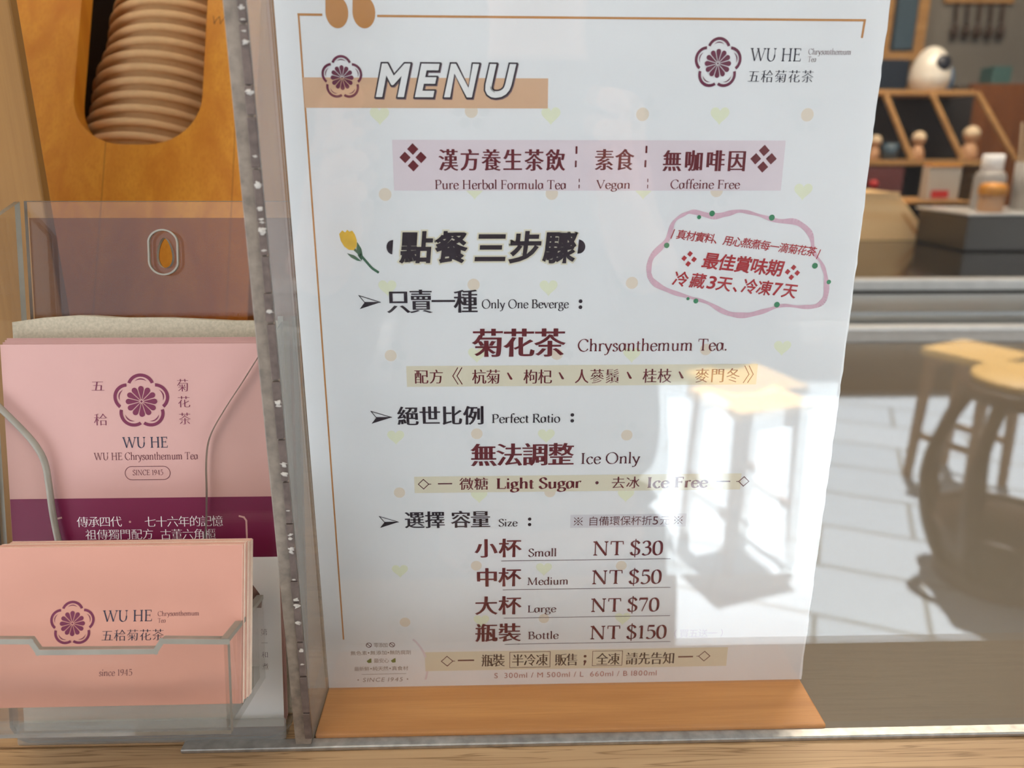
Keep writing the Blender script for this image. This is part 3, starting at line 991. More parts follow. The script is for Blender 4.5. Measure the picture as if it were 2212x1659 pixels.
P.flat('offer_lettering', strip(arc(154.6, 25, 3, PI * .8, PI * 1.2), .3) + strip(arc(169.6, 25, 3, -PI * .2, PI * .2), .3), LILAC, 4)
P.cjk('bottle_lettering', [('瓶裝', (67.2, 9.7, 77.3, 16.1)), ('半冷凍', (80.6, 9.7, 96.2, 15.9)), ('販售', (99.5, 9.5, 109.5, 15.8)), ('全凍', (117.7, 9.5, 127.9, 15.7)), ('請先告知', (130.8, 9.4, 152.3, 15.7))], CHOC, 4, ax=.018, ay=-.012, w=.76)
P.flat('bottle_marks', gem(52.2, 12.9, 2.5, 1) + gem(165.5, 13.2, 2.5, -1) + [rect(56.9, 12.8, 64, 13.5), rect(153.9, 12.7, 160.5, 13.4), disc(112.7, 14.2, .65), disc(112.7, 11.6, .65), [(112.4, 11.6), (113.4, 11.6), (112.5, 9.4), (112.1, 9.6)]] + strip([(79.6, 9), (97.3, 9), (97.3, 16.9), (79.6, 16.9), (79.6, 9)], .22) + strip([(116, 9.2), (129.1, 9.2), (129.1, 16.7), (116, 16.7), (116, 9.2)], .22), WINE2, 4)
P.fill('volume_lettering', sans_loops('S  300ml / M 500ml / L  660ml / B 1800ml', (72.8, 3.6, 144.8, 6.3), track=.06), plain('dusty rose print', (196, 140, 136), .5), 4)
# round stamp, lower left
P.flat('stamp_ring', strip(arc(23, 10, 20.5, -.3, .75, 24), .9), PINKB, 2)
P.flat('stamp_icons', sum((strip(disc(u, 21.7, 1.1, 16) + disc(u, 21.7, 1.1, 16)[:1], .28) + strip([(u - .75, 22.4), (u + .75, 21)], .28) for u in (18.6, 28.6)), []), WINE2, 3)
P.flat('stamp_icons', [[(u - 1.1, 13.6), (u + .3, 14.7), (u + 1, 15), (u + 1, 12.8), (u - .4, 12.6)] for u in (18.3, 28.8)], LEAFG, 3)
P.fill('stamp_lettering', cjk_loops('零添加', (20.7, 20.5, 26.7, 22.8), ax=0, ay=0) + cjk_loops('無色素', (10.5, 16.7, 17.6, 18.9), ax=0, ay=0) + cjk_loops('無添加', (19, 16.7, 26.2, 18.9), ax=0, ay=0) + cjk_loops('無防腐劑', (27.4, 16.7, 36.6, 18.9), ax=0, ay=0) + cjk_loops('最安心', (20.3, 12.6, 26.9, 14.9), ax=0, ay=0) + cjk_loops('最新鮮', (11.6, 8.6, 18.2, 10.8), ax=0, ay=0) + cjk_loops('純天然', (19.6, 8.6, 26.4, 10.8), ax=0, ay=0) + cjk_loops('真食材', (28, 8.6, 35.1, 10.8), ax=0, ay=0) + sans_loops('SINCE 1945', (15, 2.9, 32.6, 5), shear=.2, track=.12), GREYT, 3)
P.flat('stamp_marks', [rect(14.8, 6.75, 34.2, 6.95), disc(13, 4, .35), disc(34.6, 4, .35), disc(18.3, 17.8, .35), disc(26.8, 17.8, .35), disc(18.9, 9.7, .35), disc(27.2, 9.7, .35)], GREYT, 3)
# best-before note in its wavy crayon frame
LOOP = [(131.83, 182.67), (132.55, 188.73), (137.76, 194.72), (139.92, 201.48), (144.02, 204.49), (147.41, 205.15), (154.4, 203.64), (159.49, 204.48), (164.57, 205.48), (171.61, 203.97), (178.73, 201.94), (185.72, 201.43), (191.43, 197.19), (193.63, 190.32), (197.15, 185.97), (199.38, 180.71), (200.07, 173.61), (197.28, 170.03), (191.05, 169.52), (183.82, 170.09), (176.88, 167.96), (169.86, 166.36), (162.62, 167.3), (155.18, 171.11), (149.71, 172.91), (140.68, 175.61), (134.33, 178.81)]
lp = spline_loop(LOOP, 6)
pl = []
for i in range(len(lp)):
    a, c = lp[i], lp[(i + 1) % len(lp)]
    n = Vector((-(c - a).y, (c - a).x)).normalized()
    w0, w1 = [.80 + .25 * math.sin(k * .21) + .12 * math.sin(k * .9) for k in (i, i + 1 if i + 1 < len(lp) else 0)]
    pl.append([a + n * w0, c + n * w1, c - n * w1, a - n * w0])
P.flat('note_frame', pl, PINKL, 3)
P.flat('note_beads', [disc(u, v, r) for (u, v), r in zip([(153.97, 204.65), (149.26, 203.31), (176.36, 203.12), (137.86, 193.01), (194.58, 185.28), (200.65, 179.12), (150.31, 172.02), (147.23, 172.92), (181.64, 170.46)], (1.05, .75, 1.1, 1, 1.1, .85, .95, .6, 1.1))], GREEN, 4)
def tilted(txt, a, c, h, shear=.12):
    a, c = Vector(a), Vector(c)
    d = (c - a).normalized()
    n = Vector((-d.y, d.x))
    L_ = (c - a).length
    lp = cjk_loops(txt, (0, -h / 2, L_, h / 2), shear=shear)
    return [[a + d * q[0] + n * q[1] for q in l] for l in lp]
P.fill('note_lettering', tilted('真材實料、用心熬煮每一滴菊花茶', (141.2, 197.2), (194.2, 190.5), 3.6), RED, 4, .04, .04)
P.fill('note_lettering', tilted('最佳賞味期', (151.6, 187.6), (182.2, 184.2), 6.0), RED, 4, .14, .14)
P.fill('note_lettering', tilted('冷藏', (140.9, 180.8), (153.0, 179.5), 5.6) + tilted('天、', (157.6, 179.0), (169.5, 177.6), 5.6) + tilted('冷凍', (167.4, 177.9), (178.6, 176.7), 5.6) + tilted('天', (183.0, 176.2), (188.4, 175.6), 5.6), RED, 4, .1, .1)
def tilt_digit(ch, u, v, w, h):
    d, n = Vector((.994, -.109)), Vector((.109, .994))
    return [[Vector((u, v)) + d * p[0] + n * p[1] for p in l] for l in sans_loops(ch, (0, 0, w, h), shear=.12)]
P.fill('note_lettering', tilt_digit('3', 153.9, 176.9, 3.3, 4.7) + tilt_digit('7', 179.6, 174.2, 3.2, 4.7), RED, 4, .12, .12)
def mark4(u, v):
    o = []
    for du, dv in ((0, 1.9), (0, -1.9), (1.9, 0), (-1.9, 0)):
        p = Vector((u + du * .98 + dv * .12, v + dv * .98 - du * .12))
        o.append([p + Vector((1.05, .2)), p + Vector((-.1, 1.1)), p + Vector((-1.05, -.2)), p + Vector((.1, -1.1))])
    return o
P.flat('note_marks', mark4(146.6, 188) + mark4(186.3, 182.8) + strip([(140.4, 198.8), (139.3, 195.6)], .35) + strip([(196, 191.2), (194.9, 188)], .35), RED, 4)

# ------------------------------------------------------------------ leaflet holder with its business-card pocket
A = math.radians(12)
HM = frame((-.1935, .262, Z(-.2315)), (1, 0, 0), (0, math.sin(A), math.cos(A)))   # local z runs towards the street
hd = thing('leaflet_holder', (-.14, .262, Z(-.2315)), 'clear acrylic leaflet holder with a card pocket on its front', 'leaflet holder')
AM = [ACRYL, AEDGE]
def mm(l, k=.001):
    return [(p[0] * k, p[1] * k) for p in l]
# back plate with its keyhole and raised rim
key = [Vector((58.9 + (3.1 if math.cos(2 * PI * k / 24 - PI / 2) < 0 else 3.1) * math.sin(2 * PI * k / 24) * (1.0 - .28 * math.cos(2 * PI * k / 24)), 198.4 + 6.2 * math.cos(2 * PI * k / 24))) for k in range(24)]
rim_o = [Vector((58.8 + 6.3 * math.sin(2 * PI * k / 32), 198.6 + (3.6 if math.cos(2 * PI * k / 32) > 0 else -3.6) + 5.9 * math.cos(2 * PI * k / 32))) for k in range(32)]
rim_i = [Vector((58.8 + 5.6 * math.sin(2 * PI * k / 32), 198.6 + (3.6 if math.cos(2 * PI * k / 32) > 0 else -3.6) + 5.2 * math.cos(2 * PI * k / 32))) for k in range(32)]
link('back_plate', shape2d([mm([(2.4, 0.5), (113.0, .5), (113, 219.6), (2.8, 219.6)]), mm(key)], HM @ Matrix.Translation((0, 0, -.0265)), .0022), AM, hd)
link('reflection_tint', shape2d([mm([(3.2, 0.8), (112.2, .8), (112.2, 213), (3.2, 213)]), mm(key)], HM @ Matrix.Translation((0, 0, -.0271)), .0005), [REFLTINT, REFLTINT], hd)  # added tinted sheet standing in for the reflection across the lower plate
link('keyhole_rim', shape2d([mm(rim_o), mm(rim_i)], HM @ Matrix.Translation((0, 0, -.0243)), .0012), [AEDGE, AEDGE], hd)
# front wall with its deep thumb notch
notch = spline_loop([(-1, 141), (3.1, 136.6), (9.74, 129.4), (15.2, 122.6), (18.6, 115.4), (19.8, 105.9), (20.6, 95), (22.6, 82), (26, 74), (34, 69.5), (50, 68.5), (66, 69.5), (75, 74), (79.4, 83.7), (80.8, 100), (81.2, 114.5), (83, 124.6), (88.6, 134.6), (96, 145.5), (103.2, 156.4), (112.8, 170)], 5, False)
fw = [(112.8, 2), (112.6, 8)]
body = [Vector((-1, 141))] + notch + [Vector((112.8, 12)), Vector((111.6, 6)), Vector((108, 2)), Vector((103, .4)), Vector((6, .4)), Vector((2, 2)), Vector((-1, 7))]
me = shape2d([mm(body[1:])], HM @ Matrix.Translation((0, 0, -.0022)), .0022)
link('front_wall', me, AM, hd)
# visible rounded lip along the notch
link('notch_lip', tube([HM @ Vector((p.x / 1000, p.y / 1000, -.0006)) for p in notch[:36]], .00125, 8), AEDGE, hd)
SIDE = lambda x0, x1, s0, s1: box(x0, x1, s0, s1, -.0243, -.0022, 0, HM)
me = SIDE(.1107, .1128, .012, .172)
for p in me.polygons:
    p.material_index = 1 if p.area < .0006 else 0
link('side_wall', me, AM, hd)
sw = shape2d([[(.0022, .004), (.0243, .004), (.0243, .2193), (.0022, .2075)]], HM @ frame((-.001, 0, 0), (0, 0, -1), (0, 1, 0)), .0022)
link('side_wall', sw, AM, hd)
link('floor_plate', box(.004, .1095, .0006, .0030, -.0243, -.0023, 0, HM), SMOKE, hd)
link('front_foot', box(.003, .1100, .0006, .0095, .0001, .0030, .0012, HM), SMOKE, hd)
# card pocket glued to the front wall
PK = [(4, 26.2), (102, 26.2), (102, 60.6), (79.6, 61.2), (77.2, 57.6), (37.4, 57.9), (35, 61.8), (4, 62.4)]
pk = link('card_pocket', shape2d([mm(PK)], HM @ Matrix.Translation((0, 0, .0400)), .0024), AM, hd)
def wallbox(x0, x1, s0, s1, z0, z1):
    me = box(x0, x1, s0, s1, z0, z1, 0, HM)
    up = HM.to_3x3() @ Vector((0, 1, 0))
    for p in me.polygons:
        p.material_index = 1 if p.normal.dot(up) > .9 else 0
    return me
link('pocket_side', wallbox(.0998, .1020, .0262, .0604, .0002, .0399), AM, pk)
link('pocket_side', wallbox(.0040, .0062, .0262, .0604, .0002, .0399), AM, pk)
link('pocket_floor', wallbox(.0063, .0997, .0262, .0310, .0002, .0399), SMOKE, pk)
lip = [(4, 61.4), (35.0, 60.8), (37.4, 56.9), (77.2, 56.6), (79.6, 60.2), (101.8, 59.6)]
bm = bmesh.new()
link('pocket_rim', polys([[q for q in s] for s in strip([(a / 1000, c / 1000) for a, c in lip], .0019)], HM @ Matrix.Translation((0, 0, .04255))), AEDGE, pk)
link('pocket_rim', polys(strip([(.1020, .0600), (.1020, .0604)], .0001), HM), AEDGE, pk)
me = box(.0996, .1022, .0590, .0607, .0002, .0424, 0, HM)
link('pocket_rim', me, AEDGE, pk)

# foam pad, leaflets
bm = bmesh.new()
top = [(4.0, 169.6), (16, 171.3), (30, 172.2), (44, 171.2), (62, 171.2), (74, 170.6), (88, 169.8), (101, 169.7), (109, 169.4)]
lpz = [(109, 6), (4, 6)]
me = shape2d([mm(lpz[::-1][::-1] + [Vector(p) for p in top])], HM @ Matrix.Translation((0, 0, -.0235)), .0128, bevel=.0006)
tag(link('foam_pad', me, [FOAM, FOAM]), 'thick beige foam pad wedged behind the pink leaflets in the clear holder', 'foam pad')
FO = [(2.6, 3.2), (108.0, 3.2), (108.0, 161.6), (2.6, 161.6)]
for k, (du, dv) in enumerate(((0, 0), (.2, .9), (.3, 1.7), (.3, 2.4))):
    t = thing('leaflet', (-.138, .266, Z(-.2270)), 'pink leaflet with plum flower emblem at the front of the holder' if k == 0 else 'pink leaflet behind the front one, only its top edge showing', 'leaflet', 'pink leaflets in the holder')
    m2 = HM @ Matrix.Translation((du / 1000, dv / 1000, -.0040 - k * .0013))
    sh = link('sheet', box(.0026, .1080, .0034, .1614, 0, .0006, 0, m2), PINK, t)
    if k:
        continue
    F = Sheet(HM @ Matrix.Translation((0, 0, -.0034)), sh)
    F.flat('white_foot', [rect(2.7, 3.6, 107.9, 75.2)], WHITEP, 1)
    F.flat('plum_band', [rect(2.7, 75.2, 107.9, 100)], PLUMB, 2)
    F.flat('emblem', emblem_polys((45.2, 128.7, 66.9, 149.8)), PLUM, 3)
    F.cjk('brand_lettering', [('五', (36.7, 142.8, 42, 147.2)), ('秴', (37.2, 129.2, 42.4, 134.1)), ('菊', (70.1, 142.4, 74.7, 147.6)), ('花', (70.1, 136.1, 75, 140.8)), ('茶', (70.3, 129.3, 75, 134.2))], PLUM, 3, ax=-.002, ay=-.022)
    F.roman('brand_lettering', [('WU HE', (47.8, 120.2, 65.5, 124.5))], INK, 3)
    F.roman('brand_lettering', [('WU HE Chrysanthemum Tea', (36.4, 115.4, 77.2, 118.3))], WINE2, 3, wt=.85)
    u0, v0, u1, v1 = 48.3, 107.3, 66, 112.7
    r = (v1 - v0) / 2
    F.flat('pill_outline', strip(arc(u1 - r, v0 + r, r, -PI / 2, PI / 2) + arc(u0 + r, v0 + r, r, PI / 2, 1.5 * PI) + [Vector((u1 - r, v0))], .22), WINE2, 3)
    F.roman('pill_lettering', [('SINCE 1945', (51.3, 109.2, 63.2, 111.3))], WINE2, 3, wt=.9)
    F.cjk('band_lettering', [('傳承四代', (28.4, 88.3, 46, 92.7)), ('七十六年的記憶', (55, 88, 86.1, 92.5)), ('祖傳獨門配方', (31.5, 83.1, 58.3, 87.4)), ('古董六角櫃', (61, 82.8, 83, 87.2))], WHITEP, 4, ax=-.002, ay=-.018)
    F.flat('band_marks', [disc(49.3, 90.3, .45)] + strip([(22.3, 92.3), (20.6, 91.9), (19.9, 90.5), (19.9, 82.5)], .7) + strip([(92.8, 92.1), (94.5, 91.6), (95.4, 90.2), (95.4, 82.5)], .7), PINK, 4)
    F.cjk('side_lettering', [('第', (99.5, 42.4, 102.3, 45.2)), ('一', (99.6, 37.9, 102.3, 40.6)), ('和', (99.6, 32.9, 102.3, 35.6)), ('煮', (99.7, 27.9, 102.3, 30.7))], SHADOWP, 3, ax=-.01, ay=-.02)
    PH = plain('brown photo print', (150, 116, 104), .6, noise=.6, nscale=260)
    F.flat('photo', [[(91, 68), (95, 66.5), (97.5, 63), (99.6, 60), (100.6, 57), (100.2, 54), (91, 54)]], PH, 2)
# business cards, leaning back in the pocket
A2 = math.radians(20)
KM = frame((-.1815, .2384, Z(-.1946)), (1, 0, 0), (0, math.sin(A2), math.cos(A2)))
NC = 22
for k in range(NC):
    t = thing('business_card', (-.137, .2384 + k * .0005, Z(-.1946)), 'pink business card with plum flower emblem at the front of the pocket' if k == 0 else 'pink business card in the stack behind the front card, only its edges showing', 'business card', 'business cards in the clear pocket')
    du, dv = (0, 0) if k == 0 else (random.uniform(-.4, .5) + k * .02, random.uniform(-.2, .35) + k * .02)
    me = box(du / 1000, .0900 + du / 1000, .0 + dv / 1000, .0575 + dv / 1000, -.00048 - k * .0005, -k * .0005, 0, KM)
    n = KM.to_3x3() @ Vector((0, 0, 1))
    for p in me.polygons:
        p.material_index = 0 if abs(p.normal.dot(n)) > .9 else 1
    c = link('card', me, [PINKC, CARDEDGE], t)
    if k:
        continue
    K_ = Sheet(KM, c)
    K_.flat('emblem', emblem_polys((20.8, 22.4, 36.8, 38)), PLUM, 2)
    K_.roman('brand_lettering', [('WU HE', (39.7, 30.2, 57.4, 34.3))], INK, 2)
    K_.roman('brand_lettering', [('Chrysanthemum', (59.5, 32, 74.4, 33.7)), ('Tea', (59.6, 29.6, 62.4, 31.2))], WINE2, 2, wt=.85)
    K_.cjk('brand_lettering', [('五秴菊花茶', (39.3, 23.2, 61.8, 27.4))], INK, 2, ax=0, ay=-.02)
    K_.roman('since_lettering', [('since 1945', (38.7, 10.8, 50.6, 13.1))], WINE2, 2, wt=.8)

# ------------------------------------------------------------------ cup dispenser
A3 = math.radians(26)
DM = frame((0, .36, Z(-.2315)), (1, 0, 0), (0, math.sin(A3), math.cos(A3)))
dp = thing('cup_dispenser', (-.2, .42, Z(-.2315)), 'orange varnished wooden cup dispenser with a rounded slot, behind the leaflet holder', 'cup dispenser')
sl_ = [Vector((-.2405, .44)), Vector((-.2405, .2885))] + arc(-.2105, .2885, .030, PI, 1.5 * PI, 10)[1:] + arc(-.1965, .2885, .030, 1.5 * PI, 2 * PI, 10) + [Vector((-.1665, .44))]
r = .036
sl_ = sl_ + arc(-.2035, .44, .037, 0, PI, 14)[1:-1]
out_ = [Vector((-.40, .075)), Vector((-.135, .075)), Vector((-.135, .56)), Vector((-.40, .56))]
link('front_panel', shape2d([out_, sl_], DM @ Matrix.Translation((0, 0, -.012)), .012), [PANELW, PANELW], dp)
bm = bmesh.new()
link('side_panel', box(-.147, -.136, .078, .56, -.135, -.0125, 0, DM), PANELW, dp)
link('side_panel', box(-.40, -.389, .078, .56, -.135, -.0125, 0, DM), PANELW, dp)
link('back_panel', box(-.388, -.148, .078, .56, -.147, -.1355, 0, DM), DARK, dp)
link('bottom_panel', box(-.388, -.148, .075, .088, -.135, -.0125, 0, DM), PANELW, dp)
# dark finger-joint saw lines beside the slot
link('finger_joint', polys(strip([(-.1625, .3395), (-.1618, .3345), (-.1612, .3365), (-.1590, .3395), (-.1582, .3345), (-.1574, .3365), (-.1550, .3395), (-.1542, .3345), (-.1530, .3395)], .0003), DM @ Matrix.Translation((0, 0, .0001))), plain('saw line', (96, 54, 16), .7), dp)
bd = tag(link('upright_board', box(-.36, -.1900, .345, .351, Z(-.2315), Z(.34), .0012), BOARDW), 'pale pine upright board at the left edge, left of the cup dispenser', 'board')

# nested kraft cups leaning in the dispenser
def cup_mesh(M):
    R, h = .0425, .082
    prof = [(0, -h + .004), (R * .70, -h + .004), (R * .70, -h), (R * .715, -h), (R - .0022, -.0045)]
    for k in range(11):
        a = -PI * .5 - .35 + k * (1.75 * PI) / 10
        prof.append((R + .0021 * math.cos(a), -.0022 + .0024 * math.sin(a)))
    prof += [(R - .0032, -.004), (R * .70 - .001, -h + .005), (0, -h + .005)]
    return lathe(prof, 64, M)
ax = Vector((-.2085, 0, 0))
cupM = frame((0, 0, 0), (1, 0, 0), (0, -math.sin(math.radians(64)), math.cos(math.radians(64))))
E3 = Vector((0, math.sin(A3), math.cos(A3)))
N3 = Vector((0, math.cos(A3), -math.sin(A3)))
rot = Matrix((Vector((1, 0, 0)), N3, E3)).transposed().to_4x4()
s = .245
k = 0
cupz = None
while s < .39:
    jx = .0012 * math.sin(k * 1.3)
    o3 = Vector((-.2150 + (s - .27) * .17 + jx, .36, Z(-.2315))) + E3 * s + N3 * .053
    if cupz is None:
        base = rot.copy()
        cup_me = cup_mesh(Matrix.Identity(4))
        for p in cup_me.polygons:
            p.use_smooth = True
    ob = bpy.data.objects.new('paper_cup', cup_me)
    cup_me.materials.clear()
    cup_me.materials.append(KRAFT)
    C.objects.link(ob)
    m = rot.copy()
    m.translation = o3
    ob.matrix_world = m @ Matrix.Rotation(random.uniform(0, 6), 4, 'Z')
    cupz = ob
    which = {0: 'lowest kraft paper cup of the nested stack in the dispenser slot'}.get(k, 'brown kraft paper cup in the nested stack in the dispenser slot')
    tag(ob, which, 'paper cup', 'nested paper cups in the dispenser')
    s += .0088
    k += 1

# ------------------------------------------------------------------ inside the shop, right of the menu
un = thing('steel_unit', (.9, 1.02, 0), 'stainless steel counter edge with bright rails behind the worktop', 'steel unit')
link('body', box(-.5, 2.4, .962, 1.14, 0, Z(-.262)), COUNTERM, un)
link('front_rail', box(-.5, 2.4, .946, .966, Z(-.262), Z(-.2185), .004), STEEL, un)
link('gutter', box(-.5, 2.4, .962, .992, Z(-.262), Z(-.226)), DARK, un)  # gutter coloured dark to stand for the shade between the rails
link('groove_shade', box(-.5, 2.4, 1.1165, 1.1199, Z(-.2115), Z(-.2030)), DARK, un)  # dark strip painted as the groove's shade under the rear rail
link('middle_rail', box(-.5, 2.4, .984, 1.112, Z(-.262), Z(-.2062), .005), plain('grey steel ledge', (150, 152, 152), .3, .85), un)
link('groove', box(-.5, 2.4, 1.108, 1.124, Z(-.262), Z(-.2120)), DARK, un)
link('rear_rail', box(-.5, 2.4, 1.120, 1.142, Z(-.262), Z(-.1868), .003), STEEL, un)
tag(link('glass_hob', box(-.4, 1.75, 1.1425, 1.62, 0, Z(-.1885), .002), BLACKG), 'black glossy counter top behind the steel rails', 'counter')
bx = thing('wooden_box', (.8, 1.667, Z(-.187)), 'pale wooden box with a sloping right side on the black top, beside the menu edge', 'box')
tag(link('cabinet', box(-.4, 1.9, 1.622, 1.9, 0, Z(-.1880)), BLACKG), 'low black cabinet under the pale wooden box', 'cabinet')
me = shape2d([[(.50, 0), (.935, 0), (.846, .096), (.54, .096)]], frame((0, 1.62, Z(-.1870)), (1, 0, 0), (0, 0, 1)) @ Matrix.Translation((0, 0, -.16)), .16, bevel=.001)
link('shell', me, [PALEBOX, PALEBOX], bx)
link('lid_seam', box(.655, .850, 1.617, 1.6188, Z(-.1870) + .0955, Z(-.1870) + .0985), PALEBOX, bx)
link('corner_fillet', polys([[(.905, .0), (.915, 0), (.865, .055), (.860, .055)]], frame((0, 1.6183, Z(-.1868)), (1, 0, 0), (0, 0, 1))), BASEW, bx)

sc = thing('steel_cabinet', (1.1, 1.66, Z(-.2)), 'dull steel side cabinet carrying the bottles at the right edge', 'cabinet')
link('carcass', box(.895, 1.75, 1.44, 1.615, Z(-.1883), Z(-.1215), .004), STEELD, sc)
link('top', box(.885, 1.76, 1.43, 1.612, Z(-.1213), Z(-.1170), .0015), STEEL, sc)
sh = thing('tray', (.95, 1.7, Z(-.1)), 'narrow pale wooden tray ledge behind the black top', 'tray')
link('board', box(.885, 1.02, 1.64, 1.78, Z(-.1140), Z(-.1080), .001), RACKW, sh)
link('leg', box(.955, .968, 1.66, 1.675, Z(-.1880), Z(-.1140)), RACKW, sh)
link('leg', box(1.0, 1.013, 1.70, 1.715, Z(-.1880), Z(-.1140)), RACKW, sh)
pb = thing('packet', (.955, 1.69, Z(-.108)), 'small white packet with a red label on the tray, left of the orange capped jar', 'packet')
link('carton', box(.935, 1.005, 1.67, 1.70, Z(-.1078), Z(-.040), .002), plain('white carton', (178, 168, 156), .6), pb)
link('label', box(.945, .982, 1.6688, 1.6698, Z(-.104), Z(-.088)), REDP, pb)
link('flap', box(.936, 1.004, 1.6685, 1.6990, Z(-.0398), Z(-.034), .001), ORCAP, pb)
jr = thing('wooden_jar', (.948, 1.47, Z(-.117)), 'short orange turned wooden jar with a domed cap on the steel top', 'jar')
T = lambda x, y, z: Matrix.Translation((x, y, z))
link('jar', lathe([(0, 0), (.021, 0), (.022, .003), (.022, .030), (.020, .031), (0, .031)], 32, T(.948, 1.468, Z(-.1168))), SKINW, jr)
link('cap', lathe([(0, .031), (.0235, .031), (.0245, .034), (.0245, .044), (.022, .050), (.014, .053), (0, .054)], 32, T(.948, 1.468, Z(-.1168))), ORCAP, jr)
bt = thing('squeeze_bottle', (.975, 1.54, Z(-.117)), 'grey white plastic bottle with a wide cap behind the wooden jar', 'bottle')
link('body', lathe([(0, 0), (.026, 0), (.028, .004), (.028, .062), (.024, .070), (.019, .074), (0, .074)], 32, T(.988, 1.545, Z(-.1168))), GREYPL, bt)
link('cap', lathe([(0, .0742), (.0195, .0742), (.0195, .102), (.017, .104), (0, .104)], 32, T(.988, 1.545, Z(-.1168))), WHITEP, bt)
cu2 = thing('straw_holder', (1.03, 1.52, Z(-.117)), 'tall pale holder full of wooden sticks at the right edge', 'holder')
link('cup', lathe([(0, 0), (.026, 0), (.030, .09), (.0285, .09), (.025, .003), (0, .003)], 32, T(1.052, 1.52, Z(-.1168))), GREYPL, cu2)
for k in range(14):
    a = k * 2.4
    q = .002 + .0158 * math.sqrt(k / 14)
    p0 = Vector((1.052 + q * math.cos(a), 1.52 + q * math.sin(a), Z(-.1135)))
    p1 = p0 + Vector((q * math.cos(a) * 1.1, q * math.sin(a) * 1.1, .150 + .01 * math.sin(k * 3)))
    tag(link('wooden_stick', tube([p0, p1], .0022, 6), STICK), 'pale wooden stick standing in the tall holder at the right edge', 'stick', 'sticks in the holder')

def rack_pt(x, z):
    return (x, 2.0, Z(z))
rk = thing('display_rack', (1.1, 2.05, Z(-.20)), 'two-tier pine display rack with slanting struts, upper right', 'display rack')
link('shelf', box(.70, 1.295, 1.99, 2.16, Z(-.044), Z(-.031), .001), RACKW, rk)
link('shelf', box(.70, 1.235, 2.05, 2.16, Z(.126), Z(.139), .001), RACKW, rk)
for xa, xb in ((.993, 1.067), (1.112, 1.198), (1.230, 1.335)):
    link('strut', tube([(xa + .004, 2.044, Z(.132)), (xb, 1.998, Z(-.0305))], .0075, 8), RACKW, rk)
link('foot', box(.72, .74, 2.0, 2.15, Z(-.3), Z(-.0442)), RACKW, rk)
link('foot', box(1.25, 1.27, 2.0, 2.15, Z(-.3), Z(-.0442)), RACKW, rk)
link('back_panel', box(.70, 1.30, 2.162, 2.170, Z(-.3), Z(.139)), DARK, rk)
tag(link('rear_cabinet', box(.5, 2.3, 1.96, 2.49, 0, Z(-.3002)), WALLD), 'dark cabinet standing under the pine display rack', 'cabinet')
mpn = tag(link('maroon_panel', box(.62, 1.03, 1.955, 1.975, Z(-.2998), Z(-.048)), MAROON), 'maroon panel under the pine rack, right of the menu', 'panel')
link('button', lathe([(0, 0), (.009, 0), (.0105, .003), (.0105, .008), (.007, .011), (0, .012)], 20, Matrix.Translation((.955, 1.9545, Z(-.088))) @ Matrix.Rotation(PI / 2, 4, 'X')), REDP, mpn)
eg = thing('ceramic_vessel', (1.14, 2.1, Z(.139)), 'white egg-shaped ceramic vessel with a dark round hole on the top shelf', 'vessel')
prof = [(0, 0), (.036, 0), (.046, .008), (.053, .024), (.0535, .04), (.049, .062), (.038, .085), (.026, .099), (.012, .107), (0, .108)]
pv = [Vector((a, b, 0)) for a, b in prof]
link('body', lathe([(max(0, v.x), v.y) for v in spline_loop(pv, 4, False)], 40, T(1.140, 2.105, Z(.1393)) @ Matrix.Diagonal((.92, .92, .98, 1))), CERAM, eg)
link('opening', lathe([(0, 0), (.016, .002), (.0175, .0), (.0195, -.003), (.0195, -.012), (0, -.012)], 28, T(1.148, 2.0595, Z(.1393) + .066) @ Matrix.Rotation(math.radians(72), 4, 'X')), HOLE, eg)
eg2 = thing('blue_jar', (1.19, 2.12, Z(.139)), 'small blue ceramic jar right behind the white vessel', 'jar')
link('body', lathe([(0, 0), (.018, 0), (.024, .006), (.027, .03), (.022, .056), (.015, .060), (0, .060)], 32, T(1.192, 2.135, Z(.1393))), BLUE, eg2)
def doll(x, y, z, s, lab):
    d = thing('wooden_doll', (x, y, z), lab, 'figurine', 'figurines on the lower shelf')
    link('body', lathe([(0, 0), (.017 * s, 0), (.020 * s, .006 * s), (.017 * s, .026 * s), (.010 * s, .038 * s), (0, .039 * s)], 24, T(x, y, z)), SKINW, d)
    link('head', lathe([(0, .036 * s), (.010 * s, .038 * s), (.0175 * s, .048 * s), (.0175 * s, .060 * s), (.011 * s, .070 * s), (0, .073 * s)], 24, T(x, y, z)), SKINW, d)
    link('hair', lathe([(.0182 * s, .056 * s), (.0185 * s, .062 * s), (.0125 * s, .0715 * s), (.004 * s, .0755 * s), (0, .076 * s)], 24, T(x, y, z)), STICK, d)
doll(1.106, 2.05, Z(-.0308), .92, 'pale wooden doll on the lower shelf, between the two left struts')
doll(1.242, 2.05, Z(-.0308), 1.1, 'larger wooden doll on the lower shelf, right of the middle strut')
doll(1.0, 2.06, Z(-.0308), .8, 'reddish small wooden doll on the lower shelf nearest the menu edge')
tag(link('blue_cup', lathe([(0, 0), (.016, 0), (.02, .04), (.0185, .04), (.015, .003), (0, .003)], 24, T(1.025, 2.03, Z(-.0308))), SLATE), 'small slate blue cup on the lower shelf beside the left strut', 'cup')
tag(link('slate_panel', box(1.198, 1.258, 2.44, 2.499, Z(.275), Z(.62), .002), SLATE), 'tall blue slate panel on the back wall beside the menu edge', 'panel')
fr = thing('timber_frame', (1.1, 2.47, Z(.15)), 'brown timber frame on the back wall left of the tool row', 'frame')
link('post', box(1.264, 1.296, 2.45, 2.499, Z(.15), Z(.75)), RACKW, fr)
link('post', box(1.15, 1.192, 2.45, 2.499, Z(.15), Z(.75)), RACKW, fr)
link('rail', box(1.10, 1.296, 2.440, 2.4495, Z(.245), Z(.27)), RACKW, fr)
